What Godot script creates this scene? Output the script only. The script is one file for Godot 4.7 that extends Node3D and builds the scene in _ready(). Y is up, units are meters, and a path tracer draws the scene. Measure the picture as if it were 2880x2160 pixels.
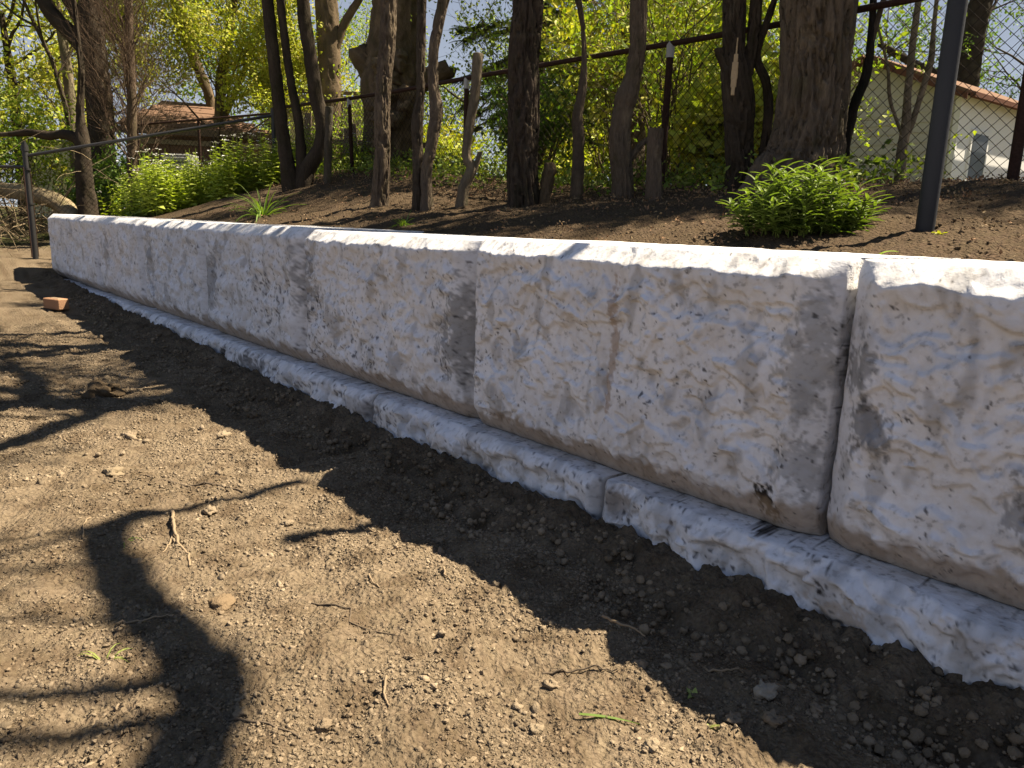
extends Node3D
# A retaining wall of large cast concrete blocks below a row of trees and a chain-link fence.
# Metres, y up. The wall's front face lies at z = 0 and runs along x; the camera stands at x = 0 in front of it.

const SUN_ELEVATION := 56.0
var fine: FastNoiseLite
var mid: FastNoiseLite
var big: FastNoiseLite
var cell: FastNoiseLite
var ridge: FastNoiseLite
var used_names := {}
var M := {}
var rng := RandomNumberGenerator.new()

func _ready() -> void:
	# --- camera, sky, sun, exposure
	var camera := Camera3D.new()
	camera.name = "camera"
	camera.fov = 54.85
	camera.near = 0.05
	camera.far = 400.0
	camera.transform = Transform3D(Basis.from_euler(Vector3(-0.2063, 0.8494, 0.0378)), Vector3(0, 1.1006, 1.8162))
	add_child(camera)
	var env := Environment.new()
	env.background_mode = Environment.BG_SKY
	env.tonemap_mode = Environment.TONE_MAPPER_LINEAR
	env.tonemap_exposure = 3.25
	env.sdfgi_enabled = true
	env.ssao_enabled = true
	env.ssil_enabled = true
	var sky_material := ProceduralSkyMaterial.new()
	sky_material.sky_top_color = Color(0.38, 0.50, 0.72)
	sky_material.sky_horizon_color = Color(0.91, 0.95, 1.0)
	sky_material.sky_curve = 0.32
	sky_material.ground_bottom_color = Color(0.30, 0.26, 0.2)
	sky_material.ground_horizon_color = Color(0.55, 0.55, 0.5)
	sky_material.sky_energy_multiplier = 0.50
	sky_material.sun_angle_max = 8.0
	var sky := Sky.new()
	sky.sky_material = sky_material
	env.sky = sky
	var world := WorldEnvironment.new()
	world.name = "world_environment"
	world.environment = env
	add_child(world)
	var sun := DirectionalLight3D.new()
	sun.name = "sun"
	sun.light_energy = 1.6
	sun.light_angular_distance = 0.53
	sun.light_color = Color(1.0, 0.94, 0.84)
	sun.shadow_enabled = true
	var flat := cos(deg_to_rad(SUN_ELEVATION))
	sun.look_at_from_position(Vector3.ZERO, Vector3(-0.42 * flat, -sin(deg_to_rad(SUN_ELEVATION)), 0.907 * flat))
	add_child(sun)
	setup_noise()
	setup_materials()
	build_ground()
	build_wall()
	build_background()
	build_fences()
	build_trees()
	build_plants()
	build_litter()

# --- naming, metas
func put(node: Node3D, called: String, parent: Node = null) -> Node3D:
	if parent == null:
		var n: int = used_names.get(called, 0)
		used_names[called] = n + 1
		node.name = called if n == 0 else "%s_%03d" % [called, n]
		add_child(node)
	else:
		node.name = called
		parent.add_child(node, true)
	return node

func tag(o: Node3D, label: String, category: String, group := "", kind := "") -> Node3D:
	if label != "":
		o.set_meta("label", label)
	if category != "":
		o.set_meta("category", category)
	if group != "":
		o.set_meta("group", group)
	if kind != "":
		o.set_meta("kind", kind)
	return o

func thing(called: String, label: String, category: String, at := Vector3.ZERO, group := "") -> Node3D:
	var o := Node3D.new()
	put(o, called)
	o.position = at
	return tag(o, label, category, group)

func part(called: String, mesh: Mesh, material: Material, parent: Node = null) -> MeshInstance3D:
	var o := MeshInstance3D.new()
	o.mesh = mesh
	o.material_override = null
	if mesh is ArrayMesh:
		for s in mesh.get_surface_count():
			mesh.surface_set_material(s, material)
	else:
		(mesh as PrimitiveMesh).material = material
	put(o, called, parent)
	return o

func many(called: String, mesh: Mesh, material: Material, places: Array, tints: PackedColorArray, parent: Node = null) -> MultiMeshInstance3D:
	var mm := MultiMesh.new()
	mm.transform_format = MultiMesh.TRANSFORM_3D
	mm.use_colors = tints.size() > 0
	mesh.surface_set_material(0, material)
	mm.mesh = mesh
	mm.instance_count = places.size()
	for i in places.size():
		mm.set_instance_transform(i, places[i])
		if tints.size():
			mm.set_instance_color(i, tints[i])
	var o := MultiMeshInstance3D.new()
	o.multimesh = mm
	put(o, called, parent)
	return o

# --- noise and materials
func noise(sd: int, freq: float, type := FastNoiseLite.TYPE_SIMPLEX_SMOOTH, octaves := 1) -> FastNoiseLite:
	var n := FastNoiseLite.new()
	n.seed = sd
	n.frequency = freq
	n.noise_type = type
	n.fractal_type = FastNoiseLite.FRACTAL_FBM if octaves > 1 else FastNoiseLite.FRACTAL_NONE
	n.fractal_octaves = octaves
	return n

func setup_noise() -> void:
	rng.seed = 7
	big = noise(1, 1.0, FastNoiseLite.TYPE_SIMPLEX_SMOOTH, 3)
	mid = noise(2, 1.0, FastNoiseLite.TYPE_SIMPLEX_SMOOTH, 2)
	fine = noise(3, 1.0)
	cell = noise(4, 1.0, FastNoiseLite.TYPE_CELLULAR)
	cell.cellular_return_type = FastNoiseLite.RETURN_DISTANCE
	cell.cellular_distance_function = FastNoiseLite.DISTANCE_EUCLIDEAN
	ridge = noise(5, 1.0, FastNoiseLite.TYPE_SIMPLEX_SMOOTH, 3)
	ridge.fractal_type = FastNoiseLite.FRACTAL_RIDGED

func grain(sd: int, freq: float, octaves: int, size := 512) -> NoiseTexture2D:
	var t := NoiseTexture2D.new()
	t.width = size
	t.height = size
	t.seamless = true
	t.noise = noise(sd, freq, FastNoiseLite.TYPE_SIMPLEX_SMOOTH, octaves)
	return t

func tint_map(sd: int, freq: float, octaves: int, low: Color, high: Color) -> NoiseTexture2D:
	var t := grain(sd, freq, octaves)
	var g := Gradient.new()
	g.set_color(0, low.linear_to_srgb())
	g.set_color(1, high.linear_to_srgb())
	t.color_ramp = g
	return t

func surface(albedo: Color, rough: float, spec := 0.3) -> StandardMaterial3D:
	var m := StandardMaterial3D.new()
	m.albedo_color = albedo.linear_to_srgb()
	m.roughness = rough
	m.metallic_specular = spec
	m.cull_mode = BaseMaterial3D.CULL_DISABLED
	return m

func relief(m: StandardMaterial3D, tex: Texture2D, depth_cm: float, per_metre: float) -> StandardMaterial3D:
	m.heightmap_enabled = true
	m.heightmap_texture = tex
	m.heightmap_scale = depth_cm
	m.uv1_triplanar = true
	m.uv1_world_triplanar = true
	m.uv1_scale = Vector3.ONE * per_metre
	return m

func leaf_material(albedo: Color, through := 0.9) -> StandardMaterial3D:
	var m := surface(albedo, 0.55, 0.35)
	m.vertex_color_use_as_albedo = true
	m.backlight_enabled = true
	m.backlight = Color(0.95 * through, through, 0.5 * through)
	return m

func setup_materials() -> void:
	var speck := grain(11, 0.02, 5)
	var coarse := grain(12, 0.012, 5)
	# bare soil: crumbly, dry on top
	M.soil = relief(surface(Color.WHITE, 1.0, 0.15), speck, 1.3, 4.2)
	M.soil.vertex_color_use_as_albedo = true
	M.soil.albedo_texture = tint_map(13, 0.03, 6, Color(0.40, 0.38, 0.36), Color(1.0, 1.0, 1.0))
	M.clod = relief(surface(Color.WHITE, 1.0, 0.15), speck, 0.35, 9.0)
	M.clod.vertex_color_use_as_albedo = true
	# cast concrete, limewashed by efflorescence; stains are vertex colours
	var scoops := grain(17, 0.022, 3, 1024)
	var sn: FastNoiseLite = scoops.noise
	sn.noise_type = FastNoiseLite.TYPE_CELLULAR
	sn.cellular_return_type = FastNoiseLite.RETURN_DISTANCE
	sn.fractal_gain = 0.42
	sn.domain_warp_enabled = true
	sn.domain_warp_amplitude = 26.0
	sn.domain_warp_frequency = 0.02
	M.concrete = relief(surface(Color.WHITE, 0.85, 0.35), scoops, 0.55, 0.9)
	M.concrete.vertex_color_use_as_albedo = true
	var pits := tint_map(14, 0.06, 6, Color(0.45, 0.44, 0.43), Color(1.0, 1.0, 1.0))
	pits.color_ramp.add_point(0.22, Color(0.58, 0.57, 0.55).linear_to_srgb())
	pits.color_ramp.add_point(0.31, Color(0.90, 0.89, 0.88).linear_to_srgb())
	pits.color_ramp.add_point(0.62, Color(1.0, 1.0, 1.0))
	M.concrete.albedo_texture = pits
	var barkgrain := grain(15, 0.025, 5)
	M.bark = relief(surface(Color.WHITE, 0.95, 0.2), barkgrain, 0.9, 6.0)
	M.bark.uv1_scale = Vector3(6.0, 1.3, 6.0)
	M.bark.albedo_texture = tint_map(18, 0.03, 5, Color(0.55, 0.54, 0.52), Color(1, 1, 1))
	M.bark.vertex_color_use_as_albedo = true
	M.twig = surface(Color(0.11, 0.085, 0.06), 0.9, 0.2)
	M.twig_pale = surface(Color(0.24, 0.18, 0.115), 0.9, 0.2)
	M.cutwood = relief(surface(Color(0.40, 0.30, 0.18), 0.9, 0.2), barkgrain, 0.3, 8.0)
	M.leaf = leaf_material(Color.WHITE)
	M.dry_leaf = surface(Color.WHITE, 0.8, 0.25)
	M.dry_leaf.vertex_color_use_as_albedo = true
	M.needle = leaf_material(Color.WHITE, 0.4)
	M.black_steel = relief(surface(Color(0.018, 0.017, 0.017), 0.5, 0.5), speck, 0.05, 6.0)
	M.wire = surface(Color(0.030, 0.025, 0.021), 0.95, 0.12)
	M.rust = relief(surface(Color(0.048, 0.026, 0.018), 0.8, 0.3), speck, 0.15, 6.0)
	M.rust.albedo_texture = tint_map(16, 0.015, 4, Color(0.45, 0.35, 0.32), Color(1, 1, 1))
	M.grey_steel = relief(surface(Color(0.016, 0.018, 0.023), 0.65, 0.35), speck, 0.04, 5.0)
	M.galvanised = surface(Color(0.32, 0.32, 0.31), 0.5, 0.6)
	M.old_board = relief(surface(Color(0.16, 0.12, 0.085), 0.95, 0.2), barkgrain, 0.3, 3.0)
	M.pale_board = relief(surface(Color(0.50, 0.42, 0.30), 0.9, 0.2), barkgrain, 0.2, 3.0)
	M.siding = relief(surface(Color(0.50, 0.48, 0.42), 0.7, 0.4), coarse, 0.05, 1.5)
	M.white_paint = relief(surface(Color(0.78, 0.78, 0.76), 0.6, 0.4), coarse, 0.05, 1.5)
	M.roof_brown = relief(surface(Color(0.17, 0.105, 0.07), 0.95, 0.2), speck, 0.6, 3.0)
	M.roof_red = relief(surface(Color(0.13, 0.062, 0.042), 0.9, 0.2), speck, 0.4, 3.0)
	M.brown_wall = relief(surface(Color(0.26, 0.155, 0.105), 0.9, 0.2), coarse, 0.2, 1.5)
	M.grey_plastic = surface(Color(0.20, 0.20, 0.20), 0.6, 0.4)
	M.glass_dark = surface(Color(0.05, 0.055, 0.06), 0.15, 0.5)
	M.brick = relief(surface(Color(0.30, 0.17, 0.10), 0.95, 0.2), speck, 0.3, 8.0)
	M.stone = relief(surface(Color(0.24, 0.19, 0.13), 0.95, 0.2), speck, 0.3, 8.0)
	M.paper = surface(Color(0.75, 0.74, 0.70), 0.8, 0.3)

# --- mesh helpers
func smooth(a: float, b: float, v: float) -> float:
	var t := clampf((v - a) / (b - a), 0.0, 1.0)
	return t * t * (3.0 - 2.0 * t)

# A grid of nu by nv points as one smooth mesh; faces whose flag in skip is set are left out.
func sheet(P: PackedVector3Array, C: PackedColorArray, nu: int, nv: int, wrap := false, skip := PackedByteArray()) -> ArrayMesh:
	var index := PackedInt32Array()
	var nor := PackedVector3Array()
	nor.resize(P.size())
	for j in nv - 1:
		for i in (nu if wrap else nu - 1):
			if skip.size() and skip[j * nu + i]:
				continue
			var i2 := (i + 1) % nu
			var a := j * nu + i
			var b := j * nu + i2
			var c := (j + 1) * nu + i2
			var d := (j + 1) * nu + i
			index.append_array(PackedInt32Array([a, b, c, a, c, d]))
			var n := (P[c] - P[a]).cross(P[b] - P[d])
			nor[a] += n
			nor[b] += n
			nor[c] += n
			nor[d] += n
	for k in nor.size():
		nor[k] = nor[k].normalized()
	return arrays(P, nor, C, index)

func arrays(P: PackedVector3Array, nor: PackedVector3Array, C: PackedColorArray, index: PackedInt32Array) -> ArrayMesh:
	var a := []
	a.resize(Mesh.ARRAY_MAX)
	a[Mesh.ARRAY_VERTEX] = P
	a[Mesh.ARRAY_NORMAL] = nor
	if C.size():
		a[Mesh.ARRAY_COLOR] = C
	a[Mesh.ARRAY_INDEX] = index
	var m := ArrayMesh.new()
	m.add_surface_from_arrays(Mesh.PRIMITIVE_TRIANGLES, a)
	return m

# Collects flat-shaded faces and plain tubes.
class Pile:
	var P := PackedVector3Array()
	var N := PackedVector3Array()
	var C := PackedColorArray()
	var I := PackedInt32Array()
	func tri(a: Vector3, b: Vector3, c: Vector3, col := Color.WHITE) -> void:
		var n := (c - a).cross(b - a).normalized()
		var k := P.size()
		P.append_array(PackedVector3Array([a, b, c]))
		N.append_array(PackedVector3Array([n, n, n]))
		C.append_array(PackedColorArray([col, col, col]))
		I.append_array(PackedInt32Array([k, k + 1, k + 2]))
	func quad(a: Vector3, b: Vector3, c: Vector3, d: Vector3, col := Color.WHITE) -> void:
		tri(a, b, c, col)
		tri(a, c, d, col)
	# a box given by its centre, its half axes and a chamfer on the edges along the three axes
	func box(o: Vector3, x: Vector3, y: Vector3, z: Vector3, bevel := 0.0, col := Color.WHITE) -> void:
		var ax := [x, y, z]
		for k in 3:
			var n: Vector3 = ax[k]
			var s: Vector3 = ax[(k + 1) % 3]
			var t: Vector3 = ax[(k + 2) % 3]
			var s2 := s * (1.0 - bevel / maxf(s.length(), 1e-4))
			var t2 := t * (1.0 - bevel / maxf(t.length(), 1e-4))
			var n2 := n * (1.0 - bevel / maxf(n.length(), 1e-4))
			quad(o + n - s2 - t2, o + n - s2 + t2, o + n + s2 + t2, o + n + s2 - t2, col)
			quad(o - n - s2 - t2, o - n + s2 - t2, o - n + s2 + t2, o - n - s2 + t2, col)
			if bevel > 0.0:
				for q in 4:
					var sn := 1.0 if q & 1 else -1.0
					var ss := 1.0 if q & 2 else -1.0
					var a := o + n * sn + s2 * ss - t2
					var b := o + n * sn + s2 * ss + t2
					var c := o + n2 * sn + s * ss + t2
					var d := o + n2 * sn + s * ss - t2
					if sn * ss > 0.0:
						quad(a, b, c, d, col)
					else:
						quad(d, c, b, a, col)
				for q in (8 if k == 0 else 0):
					var e := [1.0 if q & 1 else -1.0, 1.0 if q & 2 else -1.0, 1.0 if q & 4 else -1.0]
					var A: Vector3 = o + n * e[0] + s2 * e[1] + t2 * e[2]
					var B: Vector3 = o + n2 * e[0] + s * e[1] + t2 * e[2]
					var D: Vector3 = o + n2 * e[0] + s2 * e[1] + t * e[2]
					if e[0] * e[1] * e[2] > 0.0:
						tri(A, D, B, col)
					else:
						tri(A, B, D, col)
	func tube(path: PackedVector3Array, radii: PackedFloat32Array, sides := 6, col := Color.WHITE, cap := true) -> void:
		var base := P.size()
		var e1 := Vector3.ZERO
		for j in path.size():
			var t := (path[mini(j + 1, path.size() - 1)] - path[maxi(j - 1, 0)]).normalized()
			if e1 == Vector3.ZERO:
				e1 = t.cross(Vector3(0.31, 0.2, 0.93)).normalized()
			e1 = (e1 - t * e1.dot(t)).normalized()
			var e2 := e1.cross(t)
			for i in sides:
				var a := TAU * i / sides
				var n := e1 * cos(a) + e2 * sin(a)
				P.append(path[j] + n * radii[j])
				N.append(n)
				C.append(col)
		for j in path.size() - 1:
			for i in sides:
				var i2 := (i + 1) % sides
				var a := base + j * sides + i
				var b := base + j * sides + i2
				I.append_array(PackedInt32Array([a, b, b + sides, a, b + sides, a + sides]))
		if cap:
			for e in [0, path.size() - 1]:
				var n := (path[1] - path[0]).normalized() * -1.0 if e == 0 else (path[e] - path[e - 1]).normalized()
				var k := P.size()
				for i in sides:
					P.append(P[base + e * sides + i])
					N.append(n)
					C.append(col)
				for i in range(1, sides - 1):
					I.append_array(PackedInt32Array([k, k + i + 1, k + i] if e == 0 else [k, k + i, k + i + 1]))
	func mesh() -> ArrayMesh:
		var a := []
		a.resize(Mesh.ARRAY_MAX)
		a[Mesh.ARRAY_VERTEX] = P
		a[Mesh.ARRAY_NORMAL] = N
		a[Mesh.ARRAY_COLOR] = C
		a[Mesh.ARRAY_INDEX] = I
		var m := ArrayMesh.new()
		m.add_surface_from_arrays(Mesh.PRIMITIVE_TRIANGLES, a)
		return m

func pole(a: Vector3, b: Vector3, r: float, sides := 12) -> ArrayMesh:
	var p := Pile.new()
	p.tube(PackedVector3Array([a, b]), PackedFloat32Array([r, r]), sides)
	return p.mesh()

# An irregular lump: a small sphere pushed about by noise.
func lump(sd: int, rough: float, rings := 7, sides := 9, flat := 0.7) -> ArrayMesh:
	var P := PackedVector3Array()
	var C := PackedColorArray()
	for j in rings:
		var v := PI * j / (rings - 1)
		for i in sides:
			var u := TAU * i / sides
			var d := Vector3(sin(v) * cos(u), -cos(v) * flat, sin(v) * sin(u))
			var q := d * 1.1 + Vector3.ONE * sd * 3.7
			P.append(d * (1.0 + rough * mid.get_noise_3dv(q) + rough * 0.5 * fine.get_noise_3dv(q * 2.7)))
			C.append(Color.WHITE)
	return sheet(P, C, sides, rings, true)

# --- the ground: low bare soil before the wall, a soil bank behind it
func bank_slope(x: float) -> float:
	return 0.19 + 0.13 * smooth(-4.0, -8.5, x) - 0.24 * smooth(-9.3, -11.3, x)

func base_height(x: float, z: float) -> float:
	var front := 0.105 + 0.028 * maxf(0.0, -x - 4.0) + 0.15 * smooth(-10.8, -11.8, x)
	front = minf(front, 0.75) - 0.03 * smooth(0.2, 0.9, z)
	var w := maxf(0.0, -z - 0.75)
	var bank := 1.035 + bank_slope(x) * minf(w, 2.2) + 0.03 * clampf(w - 2.2, 0.0, 30.0)
	var stepped := lerpf(bank, front, clampf((z + 0.6) / 0.4, 0.0, 1.0))
	var gentle := lerpf(bank, front, smooth(-2.6, 0.2, z))
	return lerpf(stepped, gentle, smooth(-11.15, -12.2, x))

func height(x: float, z: float) -> float:
	var y := base_height(x, z)
	var near := 1.0 - smooth(-6.0, -14.0, x) * 0.5
	y += 0.030 * big.get_noise_2d(x * 1.1, z * 1.1 + 7.0)
	y += 0.016 * mid.get_noise_2d(x * 4.5 + 31.0, z * 4.5) * near
	if x > -9.0 and z > -3.2 and z < 2.6:
		var patchy := 0.45 + 0.55 * smooth(-0.25, 0.35, big.get_noise_2d(x * 1.7 + 90.0, z * 1.7))
		y += 0.011 * absf(mid.get_noise_2d(x * 14.0, z * 14.0 + 50.0)) * 1.6 * patchy
		y += 0.006 * fine.get_noise_2d(x * 44.0, z * 44.0) * patchy
	if z < -0.5 and z > -0.8 and x > -11.1:
		y = minf(y, 1.045)
	return y

func soil_color(x: float, z: float) -> Color:
	var t := 0.5 + 0.5 * big.get_noise_2d(x * 0.9 - 40.0, z * 0.9)
	var u := 0.5 + 0.5 * mid.get_noise_2d(x * 6.0, z * 6.0 + 12.0)
	var c := Color(0.168, 0.130, 0.087).lerp(Color(0.268, 0.212, 0.146), t)
	c = c.lerp(Color(0.10, 0.071, 0.044), 0.55 * smooth(0.45, 0.8, u))
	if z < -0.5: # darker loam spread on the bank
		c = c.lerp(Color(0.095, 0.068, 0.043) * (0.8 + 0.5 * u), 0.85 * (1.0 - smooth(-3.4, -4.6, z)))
	if z < -4.5 or x < -12.5:
		var g := smooth(0.3, 0.6, 0.5 + 0.5 * big.get_noise_2d(x * 0.5, z * 0.5 + 200.0))
		c = c.lerp(Color(0.10, 0.14, 0.03), 0.6 * g * maxf(smooth(-4.5, -6.0, z), smooth(-12.5, -14.0, x)))
	return c

func spread(from: float, to: float, step: float, lo: float, hi: float, grow: float) -> PackedFloat32Array:
	var mids := PackedFloat32Array()
	var v := from
	while v <= to:
		mids.append(v)
		v += step
	var s := step
	v = from
	var left := PackedFloat32Array()
	while v > lo:
		s *= grow
		v -= s
		left.append(v)
	left.reverse()
	s = step
	v = mids[-1]
	while v < hi:
		s *= grow
		v += s
		mids.append(v)
	left.append_array(mids)
	return left

func build_ground() -> void:
	var xs := spread(-3.4, -0.3, 0.0125, -130.0, 90.0, 1.022)
	var zs := PackedFloat32Array()
	for v in spread(-3.2, -0.75, 0.045, -130.0, -0.76, 1.06):
		if v < -0.76:
			zs.append(v)
	zs.append_array(PackedFloat32Array([-0.75, -0.62, -0.5, -0.3, -0.2, -0.1]))
	for v in spread(0.0, 1.75, 0.0125, -0.001, 60.0, 1.08):
		if v >= 0.0:
			zs.append(v)
	var P := PackedVector3Array()
	var C := PackedColorArray()
	for z in zs:
		for x in xs:
			P.append(Vector3(x, height(x, z), z))
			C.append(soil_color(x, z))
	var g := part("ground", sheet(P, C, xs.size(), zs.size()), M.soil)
	tag(g, "bare trodden brown soil in front of the wall and up the bank", "soil", "", "structure")
	# crumbs of soil: the uncountable loose grain on top
	var shapes := []
	for k in 5:
		shapes.append(lump(k + 1, 0.95, 6, 7, 0.7))
	var places := [[], [], [], [], []]
	var tints := [PackedColorArray(), PackedColorArray(), PackedColorArray(), PackedColorArray(), PackedColorArray()]
	for n in 190000:
		var x: float
		var z: float
		var r: float
		if n < 170000:
			var t := rng.randf()
			x = 0.1 - 6.0 * t * t - 1.4 * rng.randf()
			z = 0.02 + 2.0 * rng.randf()
			r = 0.0011 + 0.0055 * pow(rng.randf(), 7.0) + 0.0007 * absf(x) * rng.randf()
			if rng.randf() < 0.02:
				r *= 2.0
		else:
			x = -0.4 - 9.0 * rng.randf()
			z = -0.78 - 2.3 * rng.randf()
			r = 0.002 + 0.008 * pow(rng.randf(), 4.0)
		var clump := big.get_noise_2d(x * 2.6 + 90.0, z * 2.6)
		if clump < -0.35 + 0.5 * rng.randf() and r < 0.011:
			continue
		var k := n % 5
		var b := Basis(Vector3(rng.randf() - 0.5, rng.randf() - 0.5, rng.randf() - 0.5).normalized(), TAU * rng.randf())
		b = b.scaled(Vector3(r, r * (0.6 + 0.5 * rng.randf()), r * (0.8 + 0.4 * rng.randf())))
		places[k].append(Transform3D(b, Vector3(x, height(x, z) - r * 0.05, z)))
		var c := soil_color(x, z) * (0.6 + 0.65 * rng.randf())
		c.a = 1.0
		tints[k].append(c)
	var crumbs := Node3D.new()
	put(crumbs, "soil_crumbs")
	tag(crumbs, "loose crumbs and grit strewn over the bare soil", "soil crumbs", "", "stuff")
	for k in 5:
		many("crumbs", shapes[k], M.clod, places[k], tints[k], crumbs)
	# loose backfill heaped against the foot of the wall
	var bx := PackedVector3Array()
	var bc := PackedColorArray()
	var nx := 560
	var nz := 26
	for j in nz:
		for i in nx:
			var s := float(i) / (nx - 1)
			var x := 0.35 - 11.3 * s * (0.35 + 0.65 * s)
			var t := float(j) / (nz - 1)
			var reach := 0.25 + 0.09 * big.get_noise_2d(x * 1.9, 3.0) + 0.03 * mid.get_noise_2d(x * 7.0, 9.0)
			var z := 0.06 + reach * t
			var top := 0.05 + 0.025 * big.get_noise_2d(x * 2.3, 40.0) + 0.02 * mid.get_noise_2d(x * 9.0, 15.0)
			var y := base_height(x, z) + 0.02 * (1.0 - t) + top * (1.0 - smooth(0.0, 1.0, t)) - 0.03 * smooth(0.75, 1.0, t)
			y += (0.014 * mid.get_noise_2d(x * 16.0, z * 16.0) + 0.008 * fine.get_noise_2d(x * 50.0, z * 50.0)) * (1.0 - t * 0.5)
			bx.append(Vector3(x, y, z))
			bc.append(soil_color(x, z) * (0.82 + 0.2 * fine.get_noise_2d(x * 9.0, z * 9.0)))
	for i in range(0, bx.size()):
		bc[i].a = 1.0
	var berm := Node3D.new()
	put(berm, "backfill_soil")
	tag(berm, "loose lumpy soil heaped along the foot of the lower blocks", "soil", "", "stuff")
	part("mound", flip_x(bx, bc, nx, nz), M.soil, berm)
	var lp := [[], [], []]
	var lt := [PackedColorArray(), PackedColorArray(), PackedColorArray()]
	for n in 4200:
		var s := rng.randf()
		var x := 0.3 - 9.0 * s * s
		var t := rng.randf()
		var z := 0.07 + 0.32 * t
		var r := 0.003 + 0.012 * pow(rng.randf(), 3.0)
		var y := base_height(x, z) + (0.055 + 0.02 * big.get_noise_2d(x * 2.3, 40.0)) * (1.0 - smooth(0.0, 1.0, t * 1.15)) + r * 0.2
		var k := n % 3
		var b := Basis(Vector3(rng.randf() - 0.5, rng.randf() - 0.5, rng.randf() - 0.5).normalized(), TAU * rng.randf()).scaled(Vector3.ONE * r)
		lp[k].append(Transform3D(b, Vector3(x, y, z)))
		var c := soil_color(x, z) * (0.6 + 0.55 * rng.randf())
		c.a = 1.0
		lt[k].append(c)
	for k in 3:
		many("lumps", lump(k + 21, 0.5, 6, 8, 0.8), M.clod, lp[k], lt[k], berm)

func flip_x(P: PackedVector3Array, C: PackedColorArray, nu: int, nv: int) -> ArrayMesh:
	var Q := PackedVector3Array()
	var D := PackedColorArray()
	for j in nv:
		for i in nu:
			Q.append(P[j * nu + nu - 1 - i])
			D.append(C[j * nu + nu - 1 - i])
	return sheet(Q, D, nu, nv)

# --- the wall of cast blocks
# stains seen on the faces: centre x, y, half width, half height, colour, strength, raggedness
var stains := [
	[-2.43, 0.66, 0.17, 0.24, Color(0.16, 0.16, 0.155), 0.68], [-3.86, 0.78, 0.17, 0.26, Color(0.14, 0.14, 0.14), 0.6],
	[-5.30, 0.65, 0.13, 0.30, Color(0.15, 0.15, 0.15), 0.55], [-6.74, 0.72, 0.14, 0.30, Color(0.2, 0.2, 0.2), 0.5],
	[-0.92, 0.80, 0.08, 0.19, Color(0.26, 0.26, 0.255), 0.55], [-1.00, 0.385, 0.032, 0.065, Color(0.03, 0.025, 0.02), 1.0],
	[-0.79, 0.79, 0.055, 0.09, Color(0.14, 0.14, 0.14), 0.65], [-0.75, 0.64, 0.06, 0.09, Color(0.13, 0.13, 0.135), 0.7],
	[-0.40, 0.56, 0.05, 0.11, Color(0.13, 0.13, 0.13), 0.6], [-1.58, 0.72, 0.02, 0.24, Color(0.30, 0.19, 0.10), 0.6],
	[-8.2, 0.7, 0.12, 0.25, Color(0.22, 0.21, 0.20), 0.45], [-0.94, 0.50, 0.08, 0.10, Color(0.2, 0.2, 0.2), 0.5],
	[-3.05, 0.20, 0.16, 0.08, Color(0.10, 0.09, 0.08), 0.6], [-4.47, 0.2, 0.3, 0.1, Color(0.09, 0.085, 0.08), 0.75], [-4.95, 0.16, 0.12, 0.1, Color(0.05, 0.05, 0.05), 0.9], [-0.78, 0.22, 0.012, 0.012, Color(0.04, 0.035, 0.03), 1.0], [-0.72, 0.17, 0.10, 0.05, Color(0.40, 0.31, 0.22), 0.6], [-1.25, 0.2, 0.008, 0.07, Color(0.1, 0.09, 0.08), 0.8], [-2.2, 0.2, 0.2, 0.06, Color(0.3, 0.27, 0.23), 0.5], [-1.48, 0.22, 0.05, 0.08, Color(0.28, 0.24, 0.2), 0.7],
]
# fields of black flecks: centre x, y, half width, half height, share
var fleck_fields := [[-4.35, 0.66, 0.55, 0.30, 0.5], [-3.35, 0.52, 0.50, 0.26, 0.42], [-3.75, 0.5, 0.3, 0.3, 0.5], [-2.45, 0.6, 0.25, 0.35, 0.3], [-1.35, 0.68, 0.2, 0.08, 0.28], [-0.9, 0.45, 0.15, 0.2, 0.22], [-5.2, 0.55, 0.3, 0.35, 0.3], [-3.2, 0.99, 0.25, 0.06, 0.35], [-0.55, 0.45, 0.3, 0.2, 0.25], [-3.6, 0.2, 1.2, 0.12, 0.5], [-1.9, 0.2, 0.5, 0.1, 0.35], [-0.8, 0.2, 0.7, 0.1, 0.3], [-5.5, 0.2, 0.9, 0.12, 0.45]]

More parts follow.
